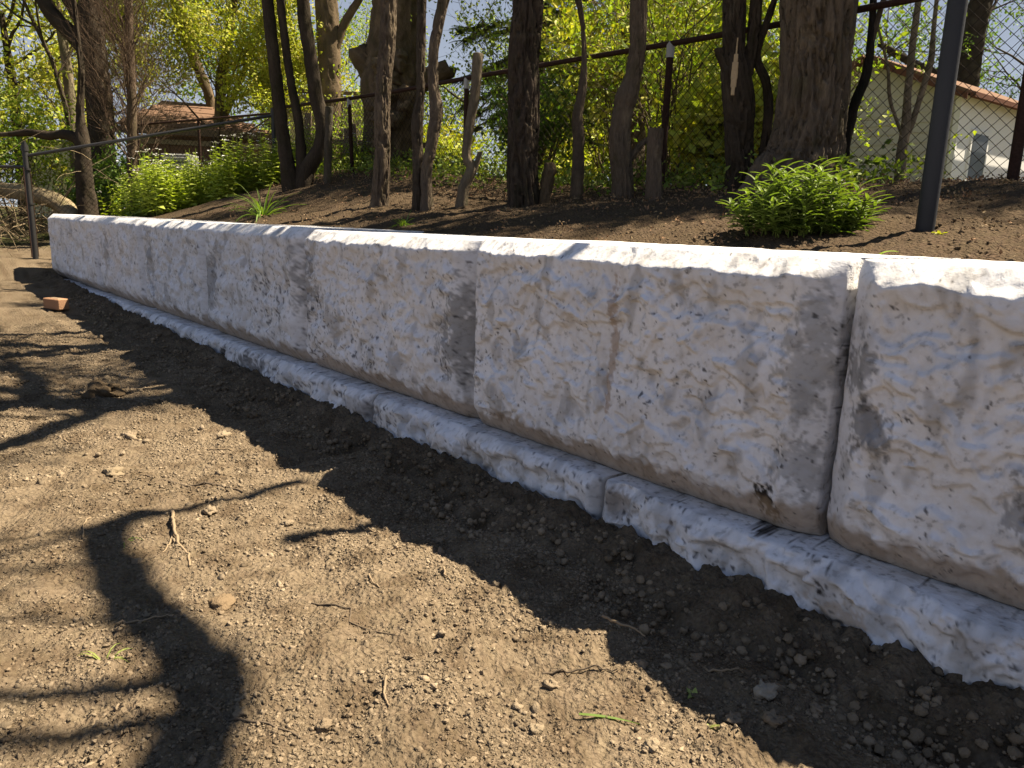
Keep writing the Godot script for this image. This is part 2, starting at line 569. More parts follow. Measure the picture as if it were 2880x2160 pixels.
func concrete_color(x: float, y: float, low_edge: float, sd: float) -> Color:
	var t := 0.5 + 0.5 * mid.get_noise_2d(x * 3.0 + sd, y * 3.0)
	var c := Color(0.65, 0.65, 0.665).lerp(Color(0.80, 0.80, 0.815), t)
	# brown rain and soil stains
	var b := big.get_noise_2d(x * 5.5 + sd * 3.0, y * 9.0)
	c = c.lerp(Color(0.47, 0.40, 0.31), 0.20 * smooth(0.24 if low_edge > 0.0 else 0.08, 0.42, b))
	# grey weathering, drawn out downwards
	var g := big.get_noise_2d(x * 7.0 - sd, y * 3.2 + 60.0)
	c = c.lerp(Color(0.36, 0.35, 0.34), 0.6 * smooth(0.20 if low_edge > 0.0 else 0.02, 0.45, g))
	for s in stains:
		var d := Vector2((x - s[0]) / s[2], (y - s[1]) / s[3]).length()
		if d < 1.7:
			d += 0.75 * big.get_noise_2d(x * 14.0, y * 9.0) + 0.55 * mid.get_noise_2d(x * 55.0, y * 42.0)
			c = c.lerp(s[4], s[5] * (1.0 - smooth(0.55, 0.95, d)))
	# soil splashed up along the bottom edge, with a ragged rim
	var rim := low_edge + 0.05 * big.get_noise_2d(x * 6.0 + sd, 5.0) + 0.02 * mid.get_noise_2d(x * 22.0, y * 22.0)
	c = c.lerp(Color(0.31, 0.235, 0.155), 0.75 * (1.0 - smooth(rim - 0.02, rim + 0.015, y)))
	# black flecks of old form oil and moss
	var share := 0.07 if low_edge > 0.0 else 0.27
	for f in fleck_fields:
		var e := Vector2((x - f[0]) / f[2], (y - f[1]) / f[3]).length()
		share = maxf(share, f[4] * (1.0 - smooth(0.5, 1.1, e)))
	var k := 0.5 * mid.get_noise_2d(x * 21.0 + sd, y * 21.0) + 0.6 * mid.get_noise_2d(x * 47.0, y * 47.0 + sd) + 0.35 * big.get_noise_2d(x * 5.0, y * 5.0 + sd)
	c = c.lerp(Color(0.06, 0.055, 0.055), 0.85 * smooth(0.64 - 0.68 * share, 0.72 - 0.68 * share, k))
	c.a = 1.0
	return c

func rock(x: float, y: float, sd: float) -> float:
	# split-stone relief from the form liner: shallow scoops with sharp lips
	var wx := x + 0.045 * mid.get_noise_2d(x * 6.0, y * 6.0 + sd)
	var wy := y + 0.045 * mid.get_noise_2d(x * 6.0 + 40.0, y * 6.0 + sd)
	var sx := wx * 0.94 + wy * 0.34
	var sy := wy * 0.94 - wx * 0.34
	var a := cell.get_noise_2d(sx * 7.0 + sd * 5.0, sy * 11.0) # -1 at cell points, up at the borders
	var b := cell.get_noise_2d(sx * 15.0 - sd * 3.0, sy * 22.0)
	var n := 2.6 * big.get_noise_2d(wx * 3.1 + sd, wy * 4.4 + sd) + 0.7 * mid.get_noise_2d(sx * 9.0 + sd, sy * 13.0)
	var f := n - floorf(n)
	var ledge := floorf(n) + smooth(0.86, 1.0, f) + 0.12 * f
	var h := 0.0120 * ledge + 0.0095 * (a + 1.0) * (a + 1.0) + 0.003 * (b + 1.0)
	h += 0.012 * big.get_noise_2d(x * 2.4 + sd, y * 2.4 + 77.0)
	h += 0.0012 * mid.get_noise_2d(x * 45.0, y * 45.0)
	return h

func block_mesh(x0: float, x1: float, y0: float, y1: float, zf: float, deep: float, chamfer: float, step: float, sd: float, low_edge: float, rough_top := 0.16, top_cut := 0.82) -> ArrayMesh:
	var L := x1 - x0
	var H := y1 - y0
	var us := [Vector2(0, deep), Vector2(0, 0.25), Vector2(0, 0.10), Vector2(0, 0.03)]
	var n := int(L / step)
	for i in n + 1:
		us.append(Vector2(L * i / n, 0))
	us.append_array([Vector2(L, 0.03), Vector2(L, 0.10), Vector2(L, 0.25), Vector2(L, deep)])
	var vs := [Vector2(0, deep), Vector2(0, 0.3), Vector2(0, 0.12), Vector2(0, 0.05), Vector2(0, 0.02)]
	n = int(H / step)
	for i in n + 1:
		vs.append(Vector2(H * i / n, 0))
	vs.append_array([Vector2(H, 0.03), Vector2(H, deep)])
	var P := PackedVector3Array()
	var C := PackedColorArray()
	var skip := PackedByteArray()
	for j in vs.size():
		for i in us.size():
			var u: Vector2 = us[i]
			var v: Vector2 = vs[j]
			var x := x0 + u.x
			var y := y1 - v.x
			# the edges wander a little, as broken and worn arrises do
			var dl := minf(u.x, L - u.x)
			var dt := v.x
			var db := H - v.x
			var worn := 1.0 + 0.28 * mid.get_noise_2d(x * 5.0 + sd, y * 2.0) + 0.10 * fine.get_noise_2d(x * 21.0, y * 8.0)
			var c := chamfer * worn
			var tx := maxf(0.0, 1.0 - dl / (chamfer * 0.95))
			var ty := top_cut * maxf(0.0, 1.0 - dt / (c * 0.66))
			var tb := maxf(0.0, 1.0 - db / (c * 1.15))
			var q := sqrt(tx * tx + ty * ty + tb * tb)
			var back := chamfer * minf(pow(q, 1.05), 1.55)
			var env := smooth(0.0, c * 1.2, db) * smooth(chamfer * 0.55, chamfer * 1.5, dl) * (rough_top + (1.0 - rough_top) * smooth(c * 0.6, c * 1.5, dt))
			var out := maxf(u.y, v.y)
			var relief_here := (rock(x, y, sd) - 0.012) * (0.12 + 0.88 * env) * (1.0 if low_edge > 0.0 else 1.5)
			if out > 0.0:
				relief_here *= maxf(0.0, 1.0 - out / 0.05)
			var wob := 0.004 * mid.get_noise_3d(x * 9.0, y * 9.0, out * 9.0 + sd)
			P.append(Vector3(x + wob, y + (wob if v.y == 0.0 else wob * 0.5), zf - back - out + relief_here))
			C.append(concrete_color(x + u.y, y + v.y, low_edge, sd))
			var next_u: Vector2 = us[mini(i + 1, us.size() - 1)]
			var next_v: Vector2 = vs[mini(j + 1, vs.size() - 1)]
			skip.append(1 if (u.y > 0.0 or next_u.y > 0.0) and (v.y > 0.0 or next_v.y > 0.0) else 0)
	return sheet(P, C, us.size(), vs.size(), false, skip)

func build_wall() -> void:
	var upper := ["broad pale block beside the open joint, brown soil stain along its bottom edge",
		"pale block with a brown rust streak down its middle and a black blotch low down",
		"white block with a sooty grey patch down one end, joint chipped at the top",
		"pale block densely flecked with black, fifth from the black fence post",
		"pale block with grey weathered ends, fourth from the black fence post",
		"plain light block, third from the black fence post",
		"light tan block, second from the black fence post",
		"tan end block next to the black fence post"]
	var joints := [2.16, 0.655, -0.862, -2.385, -3.91, -5.44, -6.98, -8.50, -9.90, -11.12]
	for k in range(0, 9):
		var step := 0.0052 if k in [1, 2] else (0.0085 if k == 3 else (0.013 if k < 6 else 0.02))
		var top: float = 1.062 + [0.0, -0.002, 0.0, -0.006, 0.004, 0.0, 0.006, 0.008, 0.012][k]
		var m := block_mesh(joints[k + 1] + 0.011, joints[k] - 0.011, 0.300, top, 0.004 * ((k * 7) % 5 - 2), 0.76, 0.085, step, 3.1 * k + 2.0, 0.385)
		var o := part("concrete_block", m, M.concrete)
		tag(o, upper[maxi(0, k - 1)] if k > 0 else "pale block past the broad one, out beyond the leaning grey pole", "concrete block", "upper row of wall blocks")
	var lower := ["low block half sunk in dark soil, a round dark pit in its face",
		"low half-buried block with a chipped upper edge, wedged before a dark open joint",
		"low half-buried block with rough black stains on its face",
		"low half-buried mottled grey block, fourth of the bottom row from the black fence post",
		"low half-buried block, third of the bottom row from the black fence post",
		"low half-buried block, second of the bottom row from the black fence post",
		"short low stub of the bottom row under the tan end block"]
	var feet := [1.45, -1.555, -3.04, -4.53, -6.02, -7.50, -8.98, -10.5]
	for k in 7:
		var step := 0.0068 if k == 0 else (0.009 if k == 1 else 0.014)
		var m := block_mesh(feet[k + 1] + 0.009, feet[k] - 0.009, -0.30, 0.297, 0.075 - 0.012 * (k % 2), 0.72, 0.042, step, 4.7 * k + 40.0, -0.2, 0.8, 0.8)
		var o := part("footing_block", m, M.concrete)
		tag(o, lower[k], "concrete block", "lower row of wall blocks")

# trunk and limb centre lines: x, y, z, radius, from the foot upwards
var lines := {
	"multi1": [-8.41, 1.36, -2.07, 0.111, -8.44, 1.61, -2.04, 0.089, -8.48, 2.02, -2.00, 0.075, -8.51, 2.52, -1.96, 0.070, -8.54, 3.06, -1.92, 0.068, -8.57, 3.53, -1.89, 0.063],
	"multi2": [-8.36, 1.45, -2.13, 0.072, -8.34, 1.82, -2.15, 0.061, -8.36, 2.23, -2.13, 0.053, -8.41, 2.67, -2.07, 0.048, -8.45, 3.20, -2.02, 0.045, -8.48, 3.54, -2.00, 0.046],
	"multi3": [-8.33, 1.46, -2.16, 0.111, -8.30, 1.67, -2.19, 0.100, -8.20, 1.93, -2.31, 0.084, -8.17, 2.19, -2.34, 0.084, -8.22, 2.53, -2.28, 0.079, -8.27, 2.97, -2.24, 0.079, -8.30, 3.31, -2.20, 0.074, -8.30, 3.55, -2.19, 0.072],
	"bgfork": [-14.40, 1.19, -5.66, 0.297, -14.40, 3.12, -5.66, 0.238, -14.39, 4.09, -5.67, 0.220, -14.41, 4.86, -5.65, 0.222, -14.42, 5.45, -5.63, 0.214],
	"bgfork_limb": [-14.33, 4.44, -5.74, 0.100, -14.18, 4.96, -5.90, 0.081, -14.00, 5.39, -6.11, 0.071, -13.91, 5.64, -6.21, 0.061],
	"stake": [-7.93, 1.41, -2.26, 0.049, -7.92, 1.86, -2.27, 0.043, -7.91, 2.35, -2.29, 0.044],
	"burl": [-9.82, 1.59, -4.22, 0.605, -9.82, 1.87, -4.22, 0.427, -9.79, 2.33, -4.25, 0.400, -9.77, 2.65, -4.28, 0.423, -9.77, 3.04, -4.27, 0.461, -9.76, 3.41, -4.28, 0.406, -9.73, 3.85, -4.32, 0.380, -9.72, 4.27, -4.33, 0.369],
	"burl_stubL": [-9.79, 2.97, -4.25, 0.252, -9.92, 3.19, -4.10, 0.224, -10.03, 3.40, -3.97, 0.188, -10.10, 3.53, -3.90, 0.167],
	"burl_stubL2": [-9.86, 3.53, -4.17, 0.160, -9.99, 3.65, -4.02, 0.145, -10.14, 3.73, -3.85, 0.124],
	"burl_stubR": [-9.59, 3.08, -4.48, 0.180, -9.42, 3.21, -4.68, 0.145, -9.23, 3.33, -4.88, 0.130],
	"front6": [-5.77, 1.14, -1.63, 0.087, -5.76, 1.35, -1.65, 0.070, -5.75, 1.70, -1.66, 0.064, -5.74, 2.19, -1.66, 0.063, -5.72, 2.59, -1.69, 0.064, -5.71, 2.94, -1.70, 0.064],
	"pair7": [-5.22, 1.13, -1.67, 0.051, -5.21, 1.35, -1.67, 0.043, -5.22, 1.67, -1.67, 0.043, -5.22, 1.89, -1.66, 0.047, -5.21, 2.13, -1.68, 0.034, -5.21, 2.48, -1.68, 0.034, -5.20, 2.84, -1.68, 0.034],
	"pair8": [-5.11, 1.13, -1.70, 0.058, -5.12, 1.35, -1.69, 0.046, -5.12, 1.53, -1.69, 0.041, -5.09, 1.78, -1.72, 0.046, -5.07, 1.99, -1.74, 0.051, -5.09, 2.20, -1.72, 0.039, -5.09, 2.43, -1.72, 0.037, -5.07, 2.60, -1.74, 0.040, -5.04, 2.83, -1.78, 0.042],
	"cut9": [-4.92, 1.17, -1.89, 0.054, -4.91, 1.39, -1.90, 0.046, -4.87, 1.56, -1.95, 0.042, -4.90, 1.65, -1.92, 0.035, -4.89, 1.86, -1.93, 0.037, -4.86, 2.14, -1.96, 0.039, -4.85, 2.42, -1.97, 0.041],
	"cut9fork": [-4.91, 1.43, -1.91, 0.035, -4.86, 1.53, -1.96, 0.027, -4.83, 1.69, -2.00, 0.019],
	"big10": [-4.28, 1.17, -2.00, 0.126, -4.29, 1.34, -2.00, 0.111, -4.30, 1.56, -1.98, 0.108, -4.30, 1.92, -1.98, 0.112, -4.31, 2.30, -1.97, 0.106, -4.30, 2.58, -1.98, 0.104, -4.30, 2.74, -1.98, 0.104],
	"stump10": [-4.18, 1.20, -2.12, 0.054, -4.18, 1.30, -2.12, 0.043, -4.18, 1.43, -2.13, 0.047, -4.16, 1.53, -2.14, 0.050, -4.17, 1.59, -2.14, 0.036],
	"thin11": [-4.22, 1.27, -2.50, 0.056, -4.22, 1.49, -2.50, 0.047, -4.23, 1.80, -2.50, 0.045, -4.24, 1.98, -2.48, 0.042, -4.22, 2.18, -2.50, 0.031, -4.22, 2.41, -2.50, 0.019, -4.24, 2.64, -2.48, 0.017, -4.28, 2.83, -2.44, 0.018],
	"crook12": [-3.72, 1.26, -2.48, 0.081, -3.73, 1.48, -2.47, 0.074, -3.75, 1.67, -2.45, 0.078, -3.76, 1.83, -2.44, 0.074, -3.75, 1.98, -2.45, 0.071, -3.74, 2.04, -2.46, 0.082, -3.71, 2.22, -2.49, 0.061, -3.70, 2.43, -2.50, 0.058, -3.71, 2.73, -2.49, 0.060],
	"crook12b": [-3.70, 1.63, -2.50, 0.025, -3.65, 1.74, -2.56, 0.021, -3.62, 1.78, -2.60, 0.018],
	"stump13": [-3.33, 1.24, -2.36, 0.062, -3.34, 1.43, -2.35, 0.054, -3.35, 1.64, -2.34, 0.051, -3.35, 1.80, -2.34, 0.053],
	"scar14": [-2.92, 1.31, -2.73, 0.100, -2.92, 1.51, -2.73, 0.084, -2.94, 1.75, -2.71, 0.091, -2.95, 1.95, -2.69, 0.101, -2.98, 2.15, -2.66, 0.092, -3.00, 2.32, -2.64, 0.069, -3.02, 2.63, -2.62, 0.070],
	"scar14stub": [-2.98, 2.09, -2.65, 0.043, -3.03, 2.22, -2.60, 0.036, -3.06, 2.30, -2.56, 0.030],
	"scar14b": [-2.93, 2.15, -2.71, 0.043, -2.92, 2.35, -2.73, 0.040, -2.92, 2.63, -2.72, 0.037],
	"scar14c": [-2.88, 1.48, -2.78, 0.026, -2.83, 1.63, -2.83, 0.026, -2.82, 1.90, -2.84, 0.029, -2.84, 2.10, -2.81, 0.026, -2.90, 2.27, -2.76, 0.023, -2.86, 2.50, -2.79, 0.020, -2.84, 2.64, -2.82, 0.015],
	"giant15": [-2.50, 1.30, -2.68, 0.294, -2.49, 1.47, -2.69, 0.256, -2.47, 1.64, -2.72, 0.214, -2.46, 1.86, -2.73, 0.200, -2.46, 2.13, -2.72, 0.195, -2.47, 2.36, -2.71, 0.202, -2.48, 2.54, -2.70, 0.210],
	"vine17": [-2.35, 1.56, -3.01, 0.037, -2.35, 1.74, -3.00, 0.034, -2.33, 1.97, -3.03, 0.031, -2.30, 2.13, -3.06, 0.028, -2.30, 2.35, -3.06, 0.023, -2.31, 2.58, -3.05, 0.020],
	"sapling16": [-2.47, 1.39, -4.18, 0.050, -2.47, 1.56, -4.18, 0.040, -2.48, 1.77, -4.17, 0.036, -2.48, 1.97, -4.18, 0.034, -2.49, 2.20, -4.16, 0.027, -2.50, 2.55, -4.15, 0.024, -2.50, 2.86, -4.15, 0.022],
	"sapling16b": [-2.48, 1.84, -4.17, 0.025, -2.45, 1.99, -4.21, 0.022, -2.42, 2.23, -4.24, 0.022, -2.40, 2.42, -4.26, 0.022, -2.41, 2.64, -4.25, 0.016],
	"sapling16c": [-2.48, 1.87, -4.17, 0.014, -2.57, 2.13, -4.07, 0.013, -2.60, 2.35, -4.03, 0.011, -2.65, 2.54, -3.98, 0.009],
	"righttree18": [-9.98, 2.22, -26.88, 0.511, -9.98, 5.41, -26.88, 0.409, -10.07, 6.29, -26.77, 0.393, -10.07, 7.45, -26.78, 0.362, -10.05, 8.45, -26.79, 0.330, -10.05, 9.15, -26.80, 0.315],
	"righttree_limb": [-10.04, 6.44, -26.81, 0.230, -10.67, 6.62, -26.09, 0.181, -11.43, 7.09, -25.23, 0.132, -12.09, 7.56, -24.48, 0.100],
	"left20": [-15.95, 0.91, -1.77, 0.314, -15.95, 1.28, -1.77, 0.251, -15.92, 2.21, -1.80, 0.224, -15.91, 3.11, -1.81, 0.224, -15.93, 3.75, -1.78, 0.216, -15.93, 4.30, -1.78, 0.199, -15.93, 4.92, -1.79, 0.182],
	"left20b": [-15.93, 3.75, -1.78, 0.153, -16.13, 4.17, -1.56, 0.145, -16.36, 4.51, -1.29, 0.136, -16.51, 4.85, -1.13, 0.127],
	"left20c": [-15.97, 4.18, -1.74, 0.127, -16.11, 4.60, -1.58, 0.109, -16.23, 4.90, -1.45, 0.109],
	"left22": [-13.93, 0.89, -1.77, 0.130, -13.93, 1.36, -1.77, 0.104, -13.91, 2.11, -1.79, 0.080, -13.87, 3.06, -1.83, 0.072, -13.86, 3.77, -1.84, 0.065, -13.84, 4.53, -1.87, 0.057],
	"left23": [-19.80, 1.01, -2.10, 0.150, -19.80, 1.51, -2.10, 0.120, -19.79, 2.73, -2.11, 0.109, -19.80, 3.72, -2.10, 0.109, -19.82, 4.59, -2.08, 0.099, -19.86, 5.06, -2.03, 0.082, -19.87, 5.72, -2.02, 0.066],
	"left24": [-17.87, 1.16, -4.63, 0.152, -17.87, 2.56, -4.63, 0.122, -17.94, 3.67, -4.55, 0.111, -18.12, 4.45, -4.34, 0.123, -18.27, 5.11, -4.17, 0.146, -18.39, 5.87, -4.03, 0.136],
	"left25": [-16.83, 1.15, -4.24, 0.144, -16.83, 2.48, -4.24, 0.115, -16.76, 3.24, -4.31, 0.105, -16.72, 3.99, -4.36, 0.116, -16.62, 4.64, -4.47, 0.095, -16.55, 5.18, -4.56, 0.085, -16.50, 5.63, -4.61, 0.080],
	"left25b": [-16.80, 2.96, -4.27, 0.073, -16.59, 3.53, -4.51, 0.063, -16.31, 4.47, -4.83, 0.048, -16.10, 5.21, -5.07, 0.037],
	"left26": [-13.27, 0.61, -0.93, 0.175, -13.27, 1.24, -0.93, 0.140, -13.28, 1.66, -0.92, 0.118, -13.27, 2.14, -0.93, 0.103, -13.27, 2.61, -0.93, 0.052, -13.23, 3.14, -0.98, 0.041, -13.24, 3.65, -0.97, 0.033, -13.24, 4.23, -0.96, 0.026],
	"left26b": [-13.27, 2.08, -0.94, 0.096, -13.33, 2.21, -0.86, 0.081, -13.44, 2.26, -0.73, 0.073, -13.58, 2.23, -0.57, 0.066, -13.77, 2.27, -0.36, 0.059, -14.00, 2.23, -0.10, 0.040],
}

# --- trees
func line_points(key: String) -> Array:
	var a: Array = lines[key]
	var out := []
	for i in range(0, a.size(), 4):
		out.append([Vector3(a[i], a[i + 1], a[i + 2]), float(a[i + 3])])
	return out

# A trunk swept along points, with furrowed bark as real relief.
func bark_mesh(points: Array, step: float, sides: int, furrow: float, tone: Color, sd: float, flare := 0.0, cap := false) -> ArrayMesh:
	var curve := PackedVector3Array()
	var radii := PackedFloat32Array()
	for k in points.size() - 1:
		var p0: Vector3 = points[maxi(k - 1, 0)][0]
		var p1: Vector3 = points[k][0]
		var p2: Vector3 = points[k + 1][0]
		var p3: Vector3 = points[mini(k + 2, points.size() - 1)][0]
		var n := maxi(2, int(p1.distance_to(p2) / step))
		for i in n:
			var t := float(i) / n
			curve.append(p1.cubic_interpolate(p2, p0, p3, t))
			radii.append(lerpf(points[k][1], points[k + 1][1], t * t * (3.0 - 2.0 * t)))
	curve.append(points[-1][0])
	radii.append(points[-1][1])
	if cap:
		curve.append(points[-1][0] + Vector3(0, 0.004, 0))
		radii.append(points[-1][1] * 0.82)
		curve.append(points[-1][0] + Vector3(0, 0.005, 0))
		radii.append(0.001)
	var P := PackedVector3Array()
	var C := PackedColorArray()
	var e1 := Vector3.ZERO
	var run := 0.0
	for j in curve.size():
		var t := (curve[mini(j + 1, curve.size() - 1)] - curve[maxi(j - 1, 0)]).normalized()
		if j > 0:
			run += curve[j].distance_to(curve[j - 1])
		if e1 == Vector3.ZERO:
			e1 = t.cross(Vector3(0.31, 0.1, 0.93)).normalized()
		e1 = (e1 - t * e1.dot(t)).normalized()
		var e2 := e1.cross(t)
		for i in sides:
			var a := TAU * i / sides
			var n := e1 * cos(a) + e2 * sin(a)
			var r := radii[j]
			var across := 34.0 - 60.0 * minf(r, 0.2)
			var q := Vector3(cos(a) * r * across, (run + sd) * across * 0.085, sin(a) * r * across)
			q += Vector3(1, 0.2, 1) * 0.35 * mid.get_noise_3d(q.x * 0.5, q.y * 3.0, q.z * 0.5)
			var f := ridge.get_noise_3dv(q)
			var g := mid.get_noise_3d(q.x * 0.25, q.y * 0.5, q.z * 0.25)
			var lobes := flare * r * 0.6 * (0.5 + 0.5 * cos(a * 5.0 + sd)) * exp(-run * 5.0)
			P.append(curve[j] + n * (r + lobes + furrow * (0.4 - 2.4 * smooth(0.25, 0.85, f)) + furrow * 0.5 * g + furrow * 0.35 * fine.get_noise_3dv(q * 3.1)))
			var patch := big.get_noise_3d(curve[j].x * 2.0 + n.x * r * 6.0, run * 2.5 + sd, n.z * r * 6.0)
			var c := tone.lerp(Color(tone.r * 1.45, tone.g * 1.45, tone.b * 1.4), smooth(0.1, 0.5, patch)).lerp(Color(tone.r * 0.75, tone.g * 0.8, tone.b * 0.72), smooth(-0.1, -0.5, patch))
			c.a = 1.0
			C.append(c)
	return sheet(P, C, sides, curve.size(), true)

# Branches that fork on their own; leaf places are collected in leaves.
func grow(pile: Pile, leaves: Array, from: Vector3, dir: Vector3, length: float, radius: float, level: int, o: Dictionary) -> void:
	var n := 5
	var path := PackedVector3Array([from])
	var radii := PackedFloat32Array([radius])
	var d := dir.normalized()
	var p := from
	var up: float = o.get("up", 0.12)
	for k in n:
		d = (d + Vector3(rng.randfn(), rng.randfn() * 0.7, rng.randfn()) * float(o.get("wander", 0.14)) + Vector3(0, up, 0)).normalized()
		p += d * length / n
		path.append(p)
		radii.append(radius * (1.0 - 0.75 * (k + 1) / n))
	pile.tube(path, radii, 6 if level == 0 else (4 if level == 1 else 3), o.get("tone", Color(0.10, 0.08, 0.06)), false)
	var depth: int = o.get("levels", 2)
	if level < depth:
		var kids: int = o.get("kids", 5)
		for k in kids:
			var t := (0.3 + 0.7 * (k + rng.randf()) / kids) * n
			var i := mini(int(t), n - 1)
			var q := path[i].lerp(path[i + 1], t - i)
			var side := d.cross(Vector3(rng.randfn(), rng.randfn(), rng.randfn())).normalized()
			var nd := (d * float(o.get("forward", 0.6)) + side).normalized()
			grow(pile, leaves, q, nd, length * (0.45 + 0.25 * rng.randf()), radius * 0.45, level + 1, o)
	if level >= int(o.get("leaf_level", 1)):
		var count: int = o.get("leaves", 5)
		for k in count:
			var t := (0.25 + 0.75 * rng.randf()) * n
			var i := mini(int(t), n - 1)
			leaves.append(path[i].lerp(path[i + 1], t - i) + Vector3(rng.randfn(), rng.randfn(), rng.randfn()) * float(o.get("fluff", 0.06)))

# A spray of several small folded leaves about 0.1 m across.
func leaf_spray(sd: int, count: int, size: float, slim: float) -> ArrayMesh:
	var r := RandomNumberGenerator.new()
	r.seed = sd
	var p := Pile.new()
	for k in count:
		var d := Vector3(r.randfn(), r.randfn() * 0.6 + 0.1, r.randfn()).normalized()
		var o := d * 0.05 * r.randf() + Vector3(r.randfn(), r.randfn(), r.randfn()) * 0.035
		leaf(p, o, d, size * (0.6 + 0.7 * r.randf()), slim, Color.WHITE * (0.8 + 0.4 * r.randf()), r.randf() * TAU)
	return p.mesh()

func leaf(p: Pile, o: Vector3, d: Vector3, size: float, slim: float, col: Color, roll := 0.0) -> void:
	var s := d.cross(Vector3(0.12, 0.95, 0.28)).normalized().rotated(d.normalized(), roll)
	var n := s.cross(d).normalized()
	var tip := o + d * size + n * size * -0.12
	var l := o + d * size * 0.42 + s * size * slim + n * size * 0.10
	var r := o + d * size * 0.42 - s * size * slim + n * size * 0.10
	var m := o + d * size * 0.5
	col.a = 1.0
	p.tri(o, l, m, col)
	p.tri(l, tip, m, col)
	p.tri(o, m, r, col)
	p.tri(m, tip, r, col)

var sprays := []

func leaf_places(points: Array, size: float, tone: Color, vary := 0.25, droop := false) -> Array:
	var places := []
	var tints := PackedColorArray()
	for q in points:
		var b := Basis(Vector3(rng.randfn(), rng.randfn(), rng.randfn()).normalized(), rng.randf() * TAU)
		if droop:
			b = Basis(Vector3.UP, rng.randf() * TAU)
		places.append(Transform3D(b.scaled(Vector3.ONE * size * (0.7 + 0.6 * rng.randf())), q))
		var c := tone * (1.0 - vary + 2.0 * vary * rng.randf())
		c.r *= 0.85 + 0.3 * rng.randf()
		c.a = 1.0
		tints.append(c)
	return [places, tints]

func crown(parent: Node3D, points: Array, size: float, tone: Color, kind := 0) -> void:
	if points.is_empty():
		return
	var lp := leaf_places(points, size, tone, 0.25, kind == 2)
	many("crown", sprays[kind].duplicate(), M.needle if kind == 2 else M.leaf, lp[0], lp[1], parent).set_meta("kind", "stuff")

# trunk going on above its drawn line, and its branches and leaves
func head(tree: Node3D, top: Vector3, dir: Vector3, length: float, radius: float, o: Dictionary) -> void:
	var pile := Pile.new()
	var leaves := []
	grow(pile, leaves, top - dir.normalized() * 0.05, dir, length, radius, 0, o)
	for k in int(o.get("limbs", 0)):
		var a := TAU * rng.randf()
		grow(pile, leaves, top + dir * length * 0.2 * k / maxf(1.0, o.limbs), Vector3(cos(a), 0.7, sin(a)), length * 0.7, radius * 0.5, 0 if length > 3.0 else 1, o)
	part("branches", pile.mesh(), M.bark, tree)
	crown(tree, leaves, o.get("size", 1.0), o.get("leaf", SPRING), o.get("kind", 0))

const SPRING := Color(0.30, 0.37, 0.05)
const YELLOW := Color(0.44, 0.44, 0.07)
const DEEP := Color(0.13, 0.21, 0.035)
const GREY_BARK := Color(0.125, 0.098, 0.072)
const DARK_BARK := Color(0.062, 0.049, 0.037)
const WARM_BARK := Color(0.16, 0.118, 0.077)

func tree_of(called: String, key: String, label: String, tone: Color, step: float, sides: int, furrow: float, flare: float, limbs := [], group := "", capped := false) -> Node3D:
	var pts := line_points(key)
	var foot: Vector3 = pts[0][0]
	var t := thing(called, label, "tree" if not capped else "stump", foot, group)
	for p in pts:
		p[0] -= foot
	part("trunk", bark_mesh(pts, step, sides, furrow, tone, foot.x * 1.7 + foot.z, flare, capped), M.bark, t)
	for l in limbs:
		var lp := line_points(l)
		for p in lp:
			p[0] -= foot
		part("limb", bark_mesh(lp, step * 1.2, maxi(10, sides / 2), furrow * 0.7, tone, lp[0][0].x * 3.0, 0.0, true), M.bark, t)
	return t

func last(key: String, foot_key: String) -> Array:
	var p := line_points(key)
	var f: Vector3 = line_points(foot_key)[0][0]
	return [p[-1][0] - f, p[-1][0] - p[-2][0], p[-1][1]]

